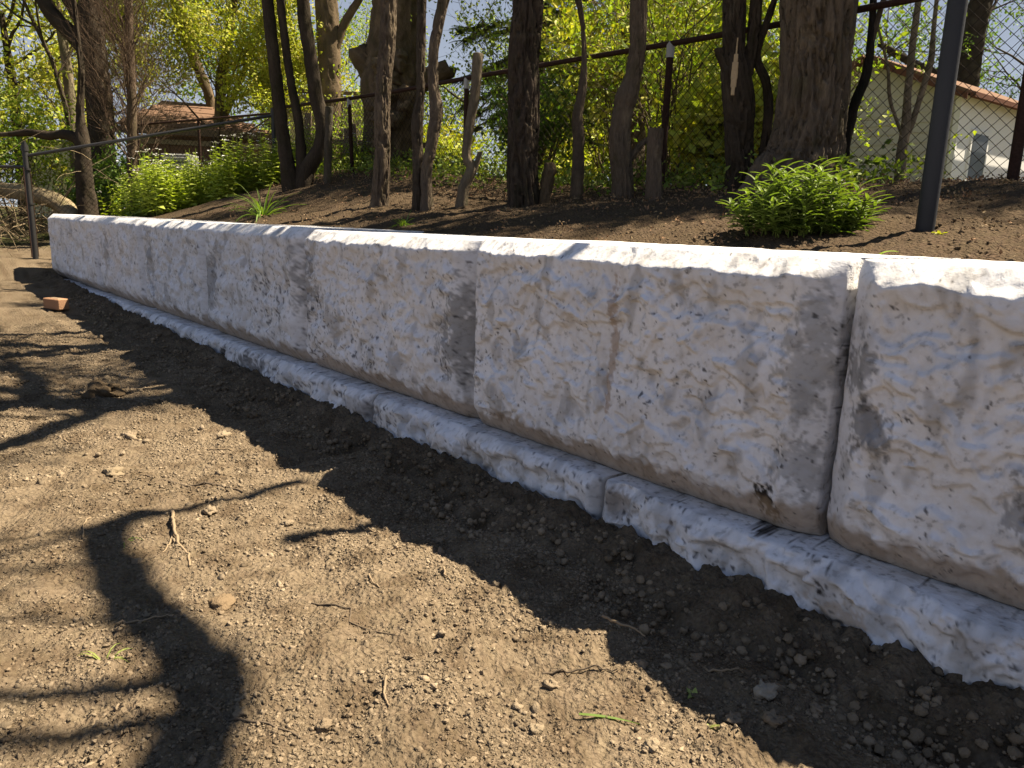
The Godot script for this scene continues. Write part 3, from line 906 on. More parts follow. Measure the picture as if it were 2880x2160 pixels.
func build_trees() -> void:
	sprays = [leaf_spray(3, 7, 0.055, 0.30), leaf_spray(4, 6, 0.10, 0.26), needle_spray(), leaf_spray(6, 5, 0.085, 0.16)]
	var h := []
	# the row on the bank in front of the fence
	var t := tree_of("clump_tree", "multi1", "dark clump of three slim trunks rising from one foot near the black fence corner", DARK_BARK, 0.04, 20, 0.006, 0.5, ["multi2", "multi3"], "trees along the bank")
	for key in ["multi1", "multi2", "multi3"]:
		h = last(key, "multi1")
		head(t, h[0], h[1], 4.5, h[2], {"levels": 3, "kids": 4, "leaf_level": 2, "leaves": 3, "up": 0.3, "size": 1.0, "tone": DARK_BARK})
	t = tree_of("bank_tree", "front6", "slim furrowed trunk standing before the huge burled tree", GREY_BARK, 0.016, 50, 0.009, 0.4, [], "trees along the bank")
	h = last("front6", "front6")
	head(t, h[0], h[1], 4.5, h[2], {"levels": 3, "kids": 4, "leaf_level": 2, "leaves": 3, "up": 0.3, "size": 1.0, "tone": GREY_BARK})
	t = tree_of("bank_tree", "pair7", "straight thin trunk, darker of the two standing close together", DARK_BARK * 1.25, 0.018, 36, 0.006, 0.3, [], "trees along the bank")
	h = last("pair7", "pair7")
	head(t, h[0], h[1], 3.5, h[2], {"levels": 3, "kids": 4, "leaf_level": 2, "leaves": 3, "up": 0.3, "size": 1.0})
	t = tree_of("bank_tree", "pair8", "crooked thin trunk with a bulge, leaning beside a straight one", GREY_BARK * 1.15, 0.018, 36, 0.007, 0.3, [], "trees along the bank")
	h = last("pair8", "pair8")
	head(t, h[0], h[1], 3.5, h[2], {"levels": 3, "kids": 4, "leaf_level": 2, "leaves": 3, "up": 0.3, "size": 1.0})
	t = tree_of("sawn_sapling", "cut9", "pale sawn-off sapling trunk leaning out of a forked foot", Color(0.17, 0.14, 0.10), 0.03, 20, 0.003, 0.2, ["cut9fork"], "", true)
	t = tree_of("bank_tree", "big10", "thick dark trunk with deeply cracked bark beside a small knobby stump", DARK_BARK * 1.1, 0.013, 90, 0.014, 0.5, [], "trees along the bank")
	h = last("big10", "big10")
	head(t, h[0], h[1], 5.0, h[2], {"levels": 3, "kids": 5, "leaf_level": 2, "leaves": 3, "up": 0.3, "tone": DARK_BARK})
	tree_of("knobby_stump", "stump10", "small knobby stump at the foot of the thick dark trunk", WARM_BARK * 0.8, 0.02, 20, 0.008, 0.3, [], "", true)
	t = tree_of("bank_tree", "thin11", "thin twiggy trunk among green leaves, between the thick dark and the kinked tree", GREY_BARK, 0.03, 18, 0.006, 0.3, [], "trees along the bank")
	h = last("thin11", "thin11")
	head(t, line_points("thin11")[-2][0] - line_points("thin11")[0][0], h[1], 2.5, h[2], {"levels": 2, "kids": 7, "leaf_level": 1, "leaves": 7, "size": 0.8})
	t = tree_of("bank_tree", "crook12", "grey kinked trunk with a swollen collar, next to the sawn stump", GREY_BARK * 1.05, 0.016, 54, 0.006, 0.4, ["crook12b"], "trees along the bank")
	h = last("crook12", "crook12")
	head(t, h[0], h[1], 4.5, h[2], {"levels": 3, "kids": 4, "leaf_level": 2, "leaves": 2, "up": 0.3})
	tree_of("sawn_stump", "stump13", "waist-high grey stump sawn flat, touching a rusty fence post", GREY_BARK * 1.1, 0.02, 30, 0.006, 0.3, [], "", true)
	t = tree_of("bank_tree", "scar14", "dark trunk with a pale torn scar below its fork", DARK_BARK, 0.014, 70, 0.010, 0.4, ["scar14stub", "scar14b", "scar14c"], "trees along the bank")
	var scar := Pile.new()
	var sp := line_points("scar14")
	var side := Vector3(0.55, 0.0, 0.83)
	for k in 7:
		var s := float(k) / 6.0
		var c: Vector3 = Vector3(-2.985, 2.03 + 0.30 * s, -2.655) - sp[0][0] + side * (0.098 - 0.026 * s)
		var w := 0.017 * (0.25 + sin(PI * minf(1.0, 0.15 + s))) 
		scar.box(c, Vector3(0.83, 0, -0.55) * w, Vector3(0, 0.028, 0), side * 0.012, 0.004)
	part("scar", scar.mesh(), M.cutwood, t)
	for key in ["scar14", "scar14b", "scar14c"]:
		h = last(key, "scar14")
		head(t, h[0], h[1], 4.0 if key == "scar14" else 2.6, h[2], {"levels": 3, "kids": 4, "leaf_level": 2, "leaves": 4, "up": 0.3, "tone": DARK_BARK})
	t = tree_of("giant_tree", "giant15", "stout old trunk with long furrowed bark and a flared foot", GREY_BARK * 1.05, 0.013, 150, 0.017, 0.6, [], "trees along the bank")
	h = last("giant15", "giant15")
	var up := Pile.new()
	head(t, h[0], Vector3(-0.18, 1, -0.05), 5.5, h[2], {"levels": 3, "kids": 5, "leaf_level": 2, "leaves": 8, "up": 0.25, "size": 1.15, "tone": GREY_BARK})
	var v := tree_of("leaning_sapling", "vine17", "black bent sapling leaning away from the stout old trunk", Color(0.03, 0.026, 0.022), 0.03, 16, 0.004, 0.0)
	h = last("vine17", "vine17")
	head(v, line_points("vine17")[-2][0] - line_points("vine17")[0][0], h[1], 1.2, 0.02, {"levels": 2, "kids": 5, "leaf_level": 1, "leaves": 3, "size": 0.75})
	tree_of("cut_pole", "stake", "thin dead pole-like sapling cut off level with the fence rail", Color(0.10, 0.085, 0.065), 0.03, 16, 0.004, 0.2, [], "", true)
	# behind the fence
	t = tree_of("burled_tree", "burl", "huge burled trunk with sawn-off limb stubs behind the fence", WARM_BARK, 0.04, 80, 0.020, 0.7, ["burl_stubL", "burl_stubR"], "trees behind the fence")
	h = last("burl", "burl")
	head(t, h[0], Vector3(-0.1, 1, -0.4), 2.5, 0.3, {"levels": 3, "kids": 3, "leaf_level": 2, "leaves": 1, "limbs": 0, "up": 0.3, "size": 1.1, "leaf": YELLOW})
	for k in 18:
		var a := -0.35 + 1.5 * rng.randf()
		var y := 0.95 + 0.85 * rng.randf()
		var size := 0.06 + 0.09 * rng.randf()
		var o := part("burl", recolor(lump(60 + k, 0.55, 14, 18, 0.9), WARM_BARK * 1.2), M.bark, t)
		o.position = Vector3(0.08 + cos(a) * 0.40, y, sin(a) * 0.40 + 0.02)
		o.scale = Vector3(size, size * 1.1, size)
	t = tree_of("forked_tree", "bgfork", "grey trunk forking high behind the old board fence", WARM_BARK, 0.06, 34, 0.014, 0.3, ["bgfork_limb"], "trees behind the fence")
	h = last("bgfork", "bgfork")
	head(t, h[0], h[1], 4.0, h[2], {"levels": 3, "kids": 4, "leaf_level": 2, "leaves": 2, "size": 1.3, "leaf": YELLOW})
	t = tree_of("young_tree", "sapling16", "smooth pale young tree forking in a V before the cream house", Color(0.25, 0.20, 0.135), 0.04, 18, 0.002, 0.2, ["sapling16b", "sapling16c"], "trees behind the fence")
	for key in ["sapling16", "sapling16b", "sapling16c"]:
		h = last(key, "sapling16")
		head(t, h[0], h[1], 1.6, h[2], {"levels": 2, "kids": 5, "leaf_level": 1, "leaves": 1, "size": 0.7, "leaf": YELLOW, "tone": Color(0.25, 0.2, 0.135)})
	t = tree_of("dark_tree", "righttree18", "dark spreading tree rising over the house roof", DARK_BARK, 0.1, 20, 0.02, 0.3, ["righttree_limb"], "trees behind the fence")
	h = last("righttree18", "righttree18")
	head(t, h[0] - Vector3(0, 1.5, 0), h[1], 5.0, 0.14, {"levels": 3, "kids": 5, "leaf_level": 2, "leaves": 2, "limbs": 2, "size": 1.1, "leaf": Color(0.30, 0.26, 0.07)})
	# wood at the far end of the wall
	t = tree_of("old_tree", "left20", "old dark tree with a heavy limb slanting up over the fence", DARK_BARK, 0.08, 26, 0.02, 0.4, ["left20b", "left20c"], "trees past the far end of the wall")
	for key in ["left20", "left20b", "left20c"]:
		h = last(key, "left20")
		head(t, h[0], h[1], 4.0, h[2], {"levels": 3, "kids": 5, "leaf_level": 2, "leaves": 5, "size": 1.4, "tone": DARK_BARK})
	t = tree_of("twiggy_tree", "left22", "bare brown tree bristling with upswept twigs beside the brown shed", Color(0.15, 0.11, 0.08), 0.08, 16, 0.008, 0.3, [], "trees past the far end of the wall")
	var pile := Pile.new()
	var none := []
	var lp := line_points("left22")
	for k in 64:
		var f := 0.12 + 0.86 * k / 64.0
		var y := lerpf(0.3, 3.4, f)
		var a := rng.randf() * TAU
		grow(pile, none, Vector3(0.03, y, 0), Vector3(cos(a), 0.9, sin(a)), 1.3 - 0.5 * f, 0.012, 1, {"levels": 3, "kids": 6, "up": 0.16, "leaf_level": 9, "forward": 1.0, "tone": Color(0.17, 0.12, 0.085)})
	part("twigs", pile.mesh(), M.bark, t)
	t = tree_of("slim_tree", "left23", "slim pale straight trunk among green leaves behind the old dark tree", Color(0.24, 0.20, 0.14), 0.1, 16, 0.006, 0.3, [], "trees past the far end of the wall")
	head(t, Vector3(0, 1.6, 0), Vector3(0, 1, 0), 4.5, 0.06, {"levels": 3, "kids": 6, "leaf_level": 2, "leaves": 6, "size": 1.6})
	t = tree_of("slanting_tree", "left24", "trunk slanting up over the shed roof", WARM_BARK, 0.1, 16, 0.01, 0.3, [], "trees past the far end of the wall")
	h = last("left24", "left24")
	head(t, h[0], h[1], 4.0, h[2], {"levels": 3, "kids": 5, "leaf_level": 2, "leaves": 5, "size": 1.4, "leaf": YELLOW})
	t = tree_of("airy_tree", "left25", "airy tree of fresh yellow leaves beside the brown shed", Color(0.16, 0.125, 0.08), 0.1, 14, 0.008, 0.3, ["left25b"], "trees past the far end of the wall")
	head(t, Vector3(0.1, 1.2, 0), Vector3(0.05, 1, 0), 3.5, 0.05, {"levels": 3, "kids": 7, "leaf_level": 2, "leaves": 4, "limbs": 3, "size": 1.2, "leaf": YELLOW})
	t = tree_of("bent_tree", "left26", "dark trunk with a low limb bent sideways above the fence end", DARK_BARK, 0.06, 20, 0.014, 0.3, ["left26b"], "trees past the far end of the wall")
	for key in ["left26", "left26b"]:
		h = last(key, "left26")
		head(t, h[0], h[1], 1.5, h[2], {"levels": 2, "kids": 5, "leaf_level": 1, "leaves": 5, "size": 1.2})
	# trees whose heads stand above the picture and shade the bank
	shade_tree(Vector3(2.6, 1.5, -2.4), "tall tree beyond the leaning grey pole, one long limb reaching out over the wall", true)
	shade_tree(Vector3(-6.4, 1.6, -5.6), "tall leafy tree in the thicket behind the kinked trunk", false)
	shade_tree(Vector3(1.3, 1.6, -7.6), "tall leafy tree at the near side of the cream house", false)
	shade_tree(Vector3(-6.9, 1.6, -8.6), "tall leafy tree deep in the thicket behind the thin twiggy trunk", false)
	shade_tree(Vector3(-1.8, 1.6, -8.2), "tall leafy tree between the cream house and the grey pole", false)
	shade_tree(Vector3(-1.0, 1.6, -6.6), "tall leafy tree standing close before the house window", false)
	# leafy thicket behind the fence
	var bushes := [[-4.6, -4.2, 1.9, 0.75, SPRING], [-5.9, -5.0, 2.0, 0.6, YELLOW], [-6.9, -4.4, 1.1, 0.6, DEEP], [-7.6, -5.2, 2.2, 0.9, SPRING], [-4.9, -6.4, 2.4, 0.7, SPRING], [-6.3, -6.8, 2.6, 1.0, YELLOW], [-3.9, -4.1, 0.8, 0.4, YELLOW], [-11.2, -5.0, 1.5, 0.7, SPRING], [-8.4, -7.6, 2.6, 1.2, SPRING]]
	var before := ["green bush showing between thick dark trunk and thin twiggy trunk", "tall yellow-green bush behind the thin twiggy trunk", "dark green bush beside the pale sawn-off sapling", "tall green bush rising behind the pale sawn-off sapling", "tall green bush rising behind the kinked trunk", "tall yellow-green bush in front of the dark evergreen", "small low bush behind the sawn flat stump", "green bush beside the broken dark pickets", "tall green bush behind the two close thin trunks"]
	for k in bushes.size():
		var b: Array = bushes[k]
		bush(Vector3(b[0], 0, b[1]), b[2], b[3], b[4], 150, before[k], "bushes behind the wire fence", 1.0)
	for b in [[-9.4, -11.0, 1.9, 1.2, YELLOW], [-9.0, -10.0, 1.8, 1.3, SPRING], [-11.0, -9.2, 2.0, 1.3, YELLOW], [-12.0, -12.8, 2.2, 1.5, SPRING], [-10.5, -12.5, 2.3, 1.5, YELLOW], [-13.0, -10.5, 2.0, 1.4, SPRING], [-16.0, -9.0, 2.0, 1.4, YELLOW], [-18.5, -7.0, 1.8, 1.4, SPRING], [-8.0, -9.4, 1.6, 1.0, SPRING], [-14.5, -13.0, 2.4, 1.5, YELLOW]]:
		bush(Vector3(b[0], 0, b[1]), b[2], b[3], b[4], 150, "sunlit bush glimpsed through the thicket well behind the wire fence", "far bushes behind the wire fence", 1.6)
	var dark_bushes := [[-17.6, -0.6, 2.2, 1.2, SPRING], [-16.4, 0.8, 1.6, 1.0, DEEP], [-18.4, 1.0, 2.6, 1.3, SPRING], [-19.8, -0.2, 3.0, 1.5, YELLOW], [-15.0, -1.9, 0.9, 0.7, DEEP], [-14.4, -1.3, 0.7, 0.6, DEEP]]
	var under := ["green bush at the foot of the old dark tree", "dark green bush behind the tangle of bare twigs", "tall green bush behind the pale fallen log", "tall yellow-green bush beside the small pale hut", "dark green bush between the bare twiggy tree and the weeds", "low dark bush between the bent trunk and the weeds"]
	for k in dark_bushes.size():
		var b: Array = dark_bushes[k]
		bush(Vector3(b[0], 0, b[1]), b[2], b[3], b[4], 190, under[k], "bushes past the far end of the wall", 1.4)
	# a hemlock and another conifer
	conifer(Vector3(-8.6, 0, -6.0), 7.5, 1.5, "dark feathery evergreen behind the thick dark trunk")
	conifer(Vector3(-10.2, 0, -12.3), 7.0, 1.8, "dark evergreen farther off between kinked and scarred trunks")
	# the far wood
	var far := [[-27, -4, 8], [-25, -9, 7], [-24, 2, 8], [-30, -14, 9], [-22, -15, 6.5], [-27, 7, 9], [-17, -22, 8], [-13, -26, 8], [-9, -30, 8], [-4, -28, 7], [-21, 10, 8], [-34, 0, 10], [-23, -1.5, 7], [-21.5, 4, 7], [-12.5, -15, 6], [-0.5, -24, 7]]
	for f in far:
		var foot := Vector3(f[0], base_height(f[0], f[1]) - 0.05, f[1])
		var o := thing("woodland_tree", "leafy tree standing in the wood far behind the fences", "tree", foot, "trees of the far wood")
		var H: float = f[2]
		part("trunk", bark_mesh([[Vector3.ZERO, 0.16], [Vector3(0.1, H * 0.35, 0), 0.12], [Vector3(0.0, H * 0.7, 0.1), 0.07]], 0.2, 10, 0.01, DARK_BARK, f[0]), M.bark, o)
		var pl := Pile.new()
		var lv := []
		for k in 9:
			var a := TAU * rng.randf()
			var y := H * (0.12 + 0.6 * k / 9.0)
			grow(pl, lv, Vector3(0.05, y, 0.03), Vector3(cos(a), 0.45, sin(a)), H * 0.33, 0.05, 1, {"levels": 3, "kids": 5, "leaf_level": 2, "leaves": 3, "fluff": 0.15, "up": 0.08})
		part("branches", pl.mesh(), M.bark, o)
		crown(o, lv, 2.2, [SPRING, YELLOW, SPRING, DEEP * 1.3][int(absf(f[0] * 3.0)) % 4])

func recolor(m: ArrayMesh, c: Color) -> ArrayMesh:
	var a := m.surface_get_arrays(0)
	var C := PackedColorArray()
	for k in a[Mesh.ARRAY_VERTEX].size():
		C.append(c)
	return arrays(a[Mesh.ARRAY_VERTEX], a[Mesh.ARRAY_NORMAL], C, a[Mesh.ARRAY_INDEX])

func needle_spray() -> ArrayMesh:
	var p := Pile.new()
	var r := RandomNumberGenerator.new()
	r.seed = 9
	for k in 26:
		var t := k / 26.0
		var o := Vector3(0.30 * t - 0.1, -0.10 * t * t, 0)
		for s in [-1.0, 1.0]:
			leaf(p, o, Vector3(0.55, -0.15 - 0.2 * r.randf(), s * (0.7 + 0.2 * r.randf())).normalized(), 0.075 * (1.1 - 0.6 * t), 0.10, Color.WHITE * (0.8 + 0.4 * r.randf()))
	return p.mesh()

func shade_tree(at: Vector3, label: String, long_limb: bool) -> void:
	at.y = base_height(at.x, at.z) - 0.05
	var t := thing("shade_tree", label, "tree", at)
	part("trunk", bark_mesh([[Vector3.ZERO, 0.22], [Vector3(0.05, 0.5, 0), 0.17], [Vector3(0.0, 2.5, 0.05), 0.14], [Vector3(0.1, 5.0, 0.0), 0.10]], 0.05, 24, 0.012, GREY_BARK, at.x, 0.4), M.bark, t)
	if long_limb:
		# the limb whose shadow snakes over the bare soil
		var pts := []
		for q in [[2.55, 4.3, -2.3, 0.12], [1.5, 5.2, -1.95, 0.10], [0.7, 5.45, -1.82, 0.085], [0.31, 5.49, -1.82, 0.08], [0.24, 5.49, -1.84, 0.08], [0.16, 5.49, -1.89, 0.08], [0.05, 5.49, -1.97, 0.078], [-0.11, 5.49, -1.99, 0.085], [-0.37, 5.49, -1.97, 0.08], [-0.70, 5.49, -1.97, 0.075], [-0.97, 5.49, -1.98, 0.065], [-1.09, 5.49, -2.08, 0.045], [-1.12, 5.49, -2.2, 0.035]]:
			pts.append([Vector3(q[0], q[1], q[2]) - at, q[3]])
		part("limb", bark_mesh(pts, 0.06, 14, 0.006, GREY_BARK, 5.0), M.bark, t)
		var pile := Pile.new()
		var lv := []
		for q in [[[-1.30, 4.89, -2.36], [-1.2, 5.19, -2.25], [-1.07, 5.49, -2.15], [-0.92, 5.89, -2.14], [-0.78, 6.29, -2.2]], [[-0.02, 5.55, -2.0], [-0.01, 5.99, -2.08], [0.01, 6.6, -2.2]], [[0.13, 5.55, -1.97], [0.16, 5.99, -2.09], [0.18, 6.6, -2.18]]]:
			var bp := PackedVector3Array()
			var br := PackedFloat32Array()
			for e in q:
				bp.append(Vector3(e[0], e[1], e[2]) - at)
				br.append(0.038 - 0.006 * br.size())
			pile.tube(bp, br, 8, GREY_BARK)
			grow(pile, lv, bp[-1], bp[-1] - bp[-2], 0.9, 0.02, 1, {"levels": 2, "kids": 3, "leaf_level": 2, "leaves": 2, "tone": GREY_BARK})
		for q in [-0.4, -0.75, -1.05]:
			grow(pile, lv, Vector3(q, 5.49, -1.97) - at, Vector3(-0.1, 1.0, 0.1), 1.1, 0.022, 1, {"levels": 2, "kids": 3, "leaf_level": 2, "leaves": 2, "wander": 0.2, "tone": GREY_BARK})
		part("branches", pile.mesh(), M.bark, t)
		crown(t, lv, 0.9, SPRING)
	if long_limb:
		head(t, Vector3(0.1, 4.9, 0), Vector3(0.9, 1, -0.3), 2.2, 0.09, {"levels": 3, "kids": 4, "leaf_level": 2, "leaves": 4, "tone": GREY_BARK})
	else:
		head(t, Vector3(0.1, 4.9, 0), Vector3(0.0, 1, -0.2), 2.3, 0.09, {"levels": 3, "kids": 5, "leaf_level": 2, "leaves": 7, "limbs": 4, "size": 1.2, "tone": GREY_BARK})

func bush(foot: Vector3, high: float, wide: float, tone: Color, count: int, label: String, group: String, size: float) -> void:
	foot.y = base_height(foot.x, foot.z) - 0.02
	var t := thing("bush", label, "bush", foot, group)
	var pile := Pile.new()
	var lv := []
	for k in 11:
		var a := rng.randf() * TAU
		var r := wide * 0.55 * rng.randf()
		grow(pile, lv, Vector3(cos(a) * r * 0.4, 0, sin(a) * r * 0.4), Vector3(cos(a) * 0.5 * wide, high * 0.7, sin(a) * 0.5 * wide), high * (0.6 + 0.4 * rng.randf()), 0.014, 1, {"levels": 3, "kids": 5, "leaf_level": 2, "leaves": 2, "up": 0.1, "fluff": 0.09, "tone": Color(0.15, 0.115, 0.075)})
	part("stems", pile.mesh(), M.bark, t)
	crown(t, lv, size, tone, 1 if tone == YELLOW else 0)

func conifer(foot: Vector3, high: float, wide: float, label: String) -> void:
	foot.y = base_height(foot.x, foot.z) - 0.05
	var t := thing("conifer", label, "conifer", foot)
	part("trunk", bark_mesh([[Vector3.ZERO, 0.16], [Vector3(0, high * 0.5, 0), 0.10], [Vector3(0, high, 0), 0.015]], 0.15, 12, 0.01, DARK_BARK, foot.x), M.bark, t)
	var pile := Pile.new()
	var places := []
	var tints := PackedColorArray()
	for k in 110:
		var f := (k + rng.randf()) / 110.0
		var y := high * (0.13 + 0.85 * f)
		var a := rng.randf() * TAU
		var L := wide * (1.0 - f * 0.85) * (0.7 + 0.4 * rng.randf())
		var path := PackedVector3Array()
		var radii := PackedFloat32Array()
		for i in 6:
			var s := i / 5.0
			path.append(Vector3(cos(a) * L * s, y + 0.12 * L * s - 0.30 * L * s * s, sin(a) * L * s))
			radii.append(0.014 * (1.05 - s))
		pile.tube(path, radii, 3, DARK_BARK, false)
		for i in int(16.0 * L):
			var s := 0.2 + 0.8 * rng.randf()
			var p := Vector3(cos(a) * L * s, y + 0.12 * L * s - 0.30 * L * s * s, sin(a) * L * s)
			var b := Basis(Vector3.UP, -a + rng.randfn() * 0.6) * Basis(Vector3.FORWARD, rng.randfn() * 0.25)
			places.append(Transform3D(b.scaled(Vector3.ONE * (0.8 + 0.6 * rng.randf())), p))
			var c := Color(0.075, 0.105, 0.030) * (0.7 + 0.7 * rng.randf())
			c.a = 1.0
			tints.append(c)
	part("branches", pile.mesh(), M.bark, t)
	many("crown", sprays[2].duplicate(), M.needle, places, tints, t).set_meta("kind", "stuff")

# --- buildings and fences
func slab(parent: Node, called: String, o: Vector3, half: Vector3, m: Material, bevel := 0.004, turn := 0.0) -> MeshInstance3D:
	var p := Pile.new()
	var b := Basis(Vector3.UP, turn)
	p.box(o, b.x * half.x, b.y * half.y, b.z * half.z, bevel)
	return part(called, p.mesh(), m, parent)

func build_background() -> void:
	# cream house with a gable, its corner towards the fence
	var foot := Vector3(-6.05, 1.6, -15.2)
	var house := thing("house", "cream house with lapped siding and a shallow gable roof behind the fence", "house", foot)
	house.rotation.y = -0.1
	var W := 4.0
	var eave := 2.5
	var rise := 0.9
	slab(house, "wall", Vector3(-W / 2, eave / 2 - 0.6, -2.6), Vector3(W / 2 - 0.03, eave / 2 + 0.6, 2.55), M.siding)
	for z in [-0.05, -5.15]:
		var gable := Pile.new()
		gable.tri(Vector3(-W + 0.03, eave, z), Vector3(-W / 2, eave + rise, z), Vector3(-0.03, eave, z))
		part("gable", gable.mesh(), M.siding, house)
	var y := -0.8
	while y < eave + rise - 0.05:
		var half := (W / 2) if y + 0.2 < eave else (W / 2) * clampf(1.0 - (y + 0.1 - eave) / rise, 0.02, 1.0)
		var p := Pile.new()
		var c := -W / 2
		p.quad(Vector3(c - half, y, 0.018), Vector3(c - half, y + 0.205, 0.0), Vector3(c + half, y + 0.205, 0.0), Vector3(c + half, y, 0.018))
		p.quad(Vector3(c - half, y, -0.01), Vector3(c - half, y, 0.018), Vector3(c + half, y, 0.018), Vector3(c + half, y, -0.01))
		part("siding_board", p.mesh(), M.siding, house)
		y += 0.2
	# sunlit white side wall with a window
	slab(house, "side_wall", Vector3(0.01, eave / 2 - 0.6, -2.6), Vector3(0.03, eave / 2 + 0.58, 2.6), M.white_paint)
	var win := slab(house, "window", Vector3(0.05, 1.25, -0.95), Vector3(0.03, 0.62, 0.40), M.white_paint)
	slab(win, "pane", Vector3(0.075, 1.25, -0.95), Vector3(0.012, 0.54, 0.33), M.glass_dark)
	slab(house, "corner_board", Vector3(0.0, eave / 2 - 0.6, 0.02), Vector3(0.06, eave / 2 + 0.55, 0.03), M.white_paint)
	var roof := Node3D.new()
	put(roof, "roof", house)
	var slope := atan2(rise, W / 2)
	for s in [-1.0, 1.0]:
		var p := Pile.new()
		var mid_x: float = -W / 2 + s * (W / 4 + 0.15)
		var bx := Vector3(cos(slope), -sin(slope) * s, 0) * (W / 4 + 0.22)
		p.box(Vector3(mid_x, eave + rise / 2 + 0.02, -2.6), bx, Vector3(sin(slope) * s, cos(slope), 0) * 0.035, Vector3(0, 0, 2.9), 0.005)
		part("slope", p.mesh(), M.roof_brown, roof)
		var f := Pile.new()
		f.box(Vector3(mid_x, eave + rise / 2 - 0.07, 0.30), bx, Vector3(0, 0.06, 0), Vector3(0, 0, 0.012), 0.003)
		part("rake_board", f.mesh(), M.roof_red, roof)
	slab(roof, "gutter", Vector3(0.36, eave - 0.10, -2.6), Vector3(0.05, 0.05, 2.9), M.roof_red)
	# brown shed past the far end of the wall
	var shed := thing("shed", "low brown shed with a shingled hip roof above the flowering weeds", "shed", Vector3(-17.0, 1.2, -4.1))
	shed.rotation.y = 0.849 + 0.12
	slab(shed, "wall", Vector3(-0.1, 0.65, -1.2), Vector3(1.55, 0.95, 1.1), M.brown_wall)
	for k in 11:
		slab(shed, "wall_board", Vector3(-1.5 + 0.28 * k, 0.62, -0.085), Vector3(0.135, 0.85, 0.012), M.brown_wall, 0.003)
	slab(shed, "beam", Vector3(0.0, 1.46, -0.02), Vector3(1.45, 0.05, 0.03), M.pale_board)
	var hip := Pile.new()
	var e := [Vector3(-1.75, 1.75, 0.35), Vector3(1.55, 1.62, 0.35), Vector3(1.55, 1.62, -2.6), Vector3(-1.75, 1.75, -2.6)]
	var r1 := Vector3(-1.2, 2.42, -1.1)
	var r2 := Vector3(-0.25, 2.40, -1.1)
	hip.quad(e[0], r1, r2, e[1])
	hip.tri(e[1], r2, e[2])
	hip.quad(e[2], r2, r1, e[3])
	hip.tri(e[3], r1, e[0])
	part("roof", hip.mesh(), M.roof_brown, shed)
	slab(shed, "fascia", Vector3(-0.1, 1.64, 0.36), Vector3(1.66, 0.07, 0.02), M.old_board)
	for k in 5:
		var q := Pile.new()
		var f := (k + 0.5) / 5.0
		q.box(e[0].lerp(r1, f).lerp(e[1].lerp(r2, f), 0.5) + Vector3(0, 0.02, 0), (e[1].lerp(r2, f) - e[0].lerp(r1, f)) * 0.49, Vector3(0, 0.012, 0.008), (r1 - e[0]).slide(Vector3.RIGHT) * 0.095, 0.003)
		part("shingle_row", q.mesh(), M.roof_brown, shed)
	# louvred grey box by the shed
	var unit := thing("air_conditioner", "grey louvred metal box standing before the brown shed wall", "air conditioner", Vector3(-14.7, 1.2, -2.7))
	unit.rotation.y = 0.849
	slab(unit, "casing", Vector3(0, 0.52, -0.26), Vector3(0.27, 0.50, 0.24), M.grey_plastic, 0.02)
	for k in 5:
		slab(unit, "louvre", Vector3(0.02, 0.52 + 0.10 * k, 0.0), Vector3(0.23, 0.036, 0.02), M.galvanised, 0.006)
	# pale board fence and old dark pickets behind the corner post
	var bf := thing("board_fence", "tall pale board fence lit by the sun behind the clump of slim trunks", "fence", Vector3(-14.6, 1.25, -5.6))
	bf.rotation.y = 0.849
	for k in 12:
		slab(bf, "plank", Vector3(-0.95 + 0.185 * k, 1.15 + 0.012 * ((k * 5) % 3), 0.012 * (k % 2)), Vector3(0.088, 1.2, 0.012), M.pale_board, 0.003)
	slab(bf, "cap_rail", Vector3(0.06, 2.42, 0.0), Vector3(1.15, 0.03, 0.05), M.old_board)
	var pf := thing("picket_fence", "broken dark wooden pickets standing behind the wire fence corner", "fence", Vector3(-10.6, 1.35, -3.9))
	pf.rotation.y = 0.849
	var at := [[-0.55, 1.35, 0.02], [-0.40, 1.28, 0.05], [-0.18, 1.22, -0.03], [0.02, 1.15, 0.04], [0.24, 1.22, -0.06], [0.55, 1.25, 0.02], [0.95, 1.20, 0.03], [1.22, 0.95, -0.05]]
	for q in at:
		var p := Pile.new()
		p.box(Vector3(q[0] + q[2] * 0.5, q[1] / 2, 0), Vector3(0.052, 0, 0), Vector3(q[2], q[1] / 2, 0), Vector3(0, 0, 0.012), 0.003)
		part("picket", p.mesh(), M.old_board, pf)
	for yy in [0.35, 0.95]:
		slab(pf, "rail", Vector3(0.33, yy, -0.035), Vector3(0.98, 0.04, 0.018), M.old_board)
	# pale lean-to far off to the side
	var hut := thing("hut", "small pale hut half hidden by brush behind the black fence end post", "hut", Vector3(-20.5, 0.9, -1.7))
	hut.rotation.y = 0.849
	slab(hut, "wall", Vector3(0, 0.85, -0.5), Vector3(0.55, 0.9, 0.5), M.white_paint)
	slab(hut, "roof", Vector3(0, 1.78, -0.5), Vector3(0.62, 0.035, 0.58), M.galvanised)

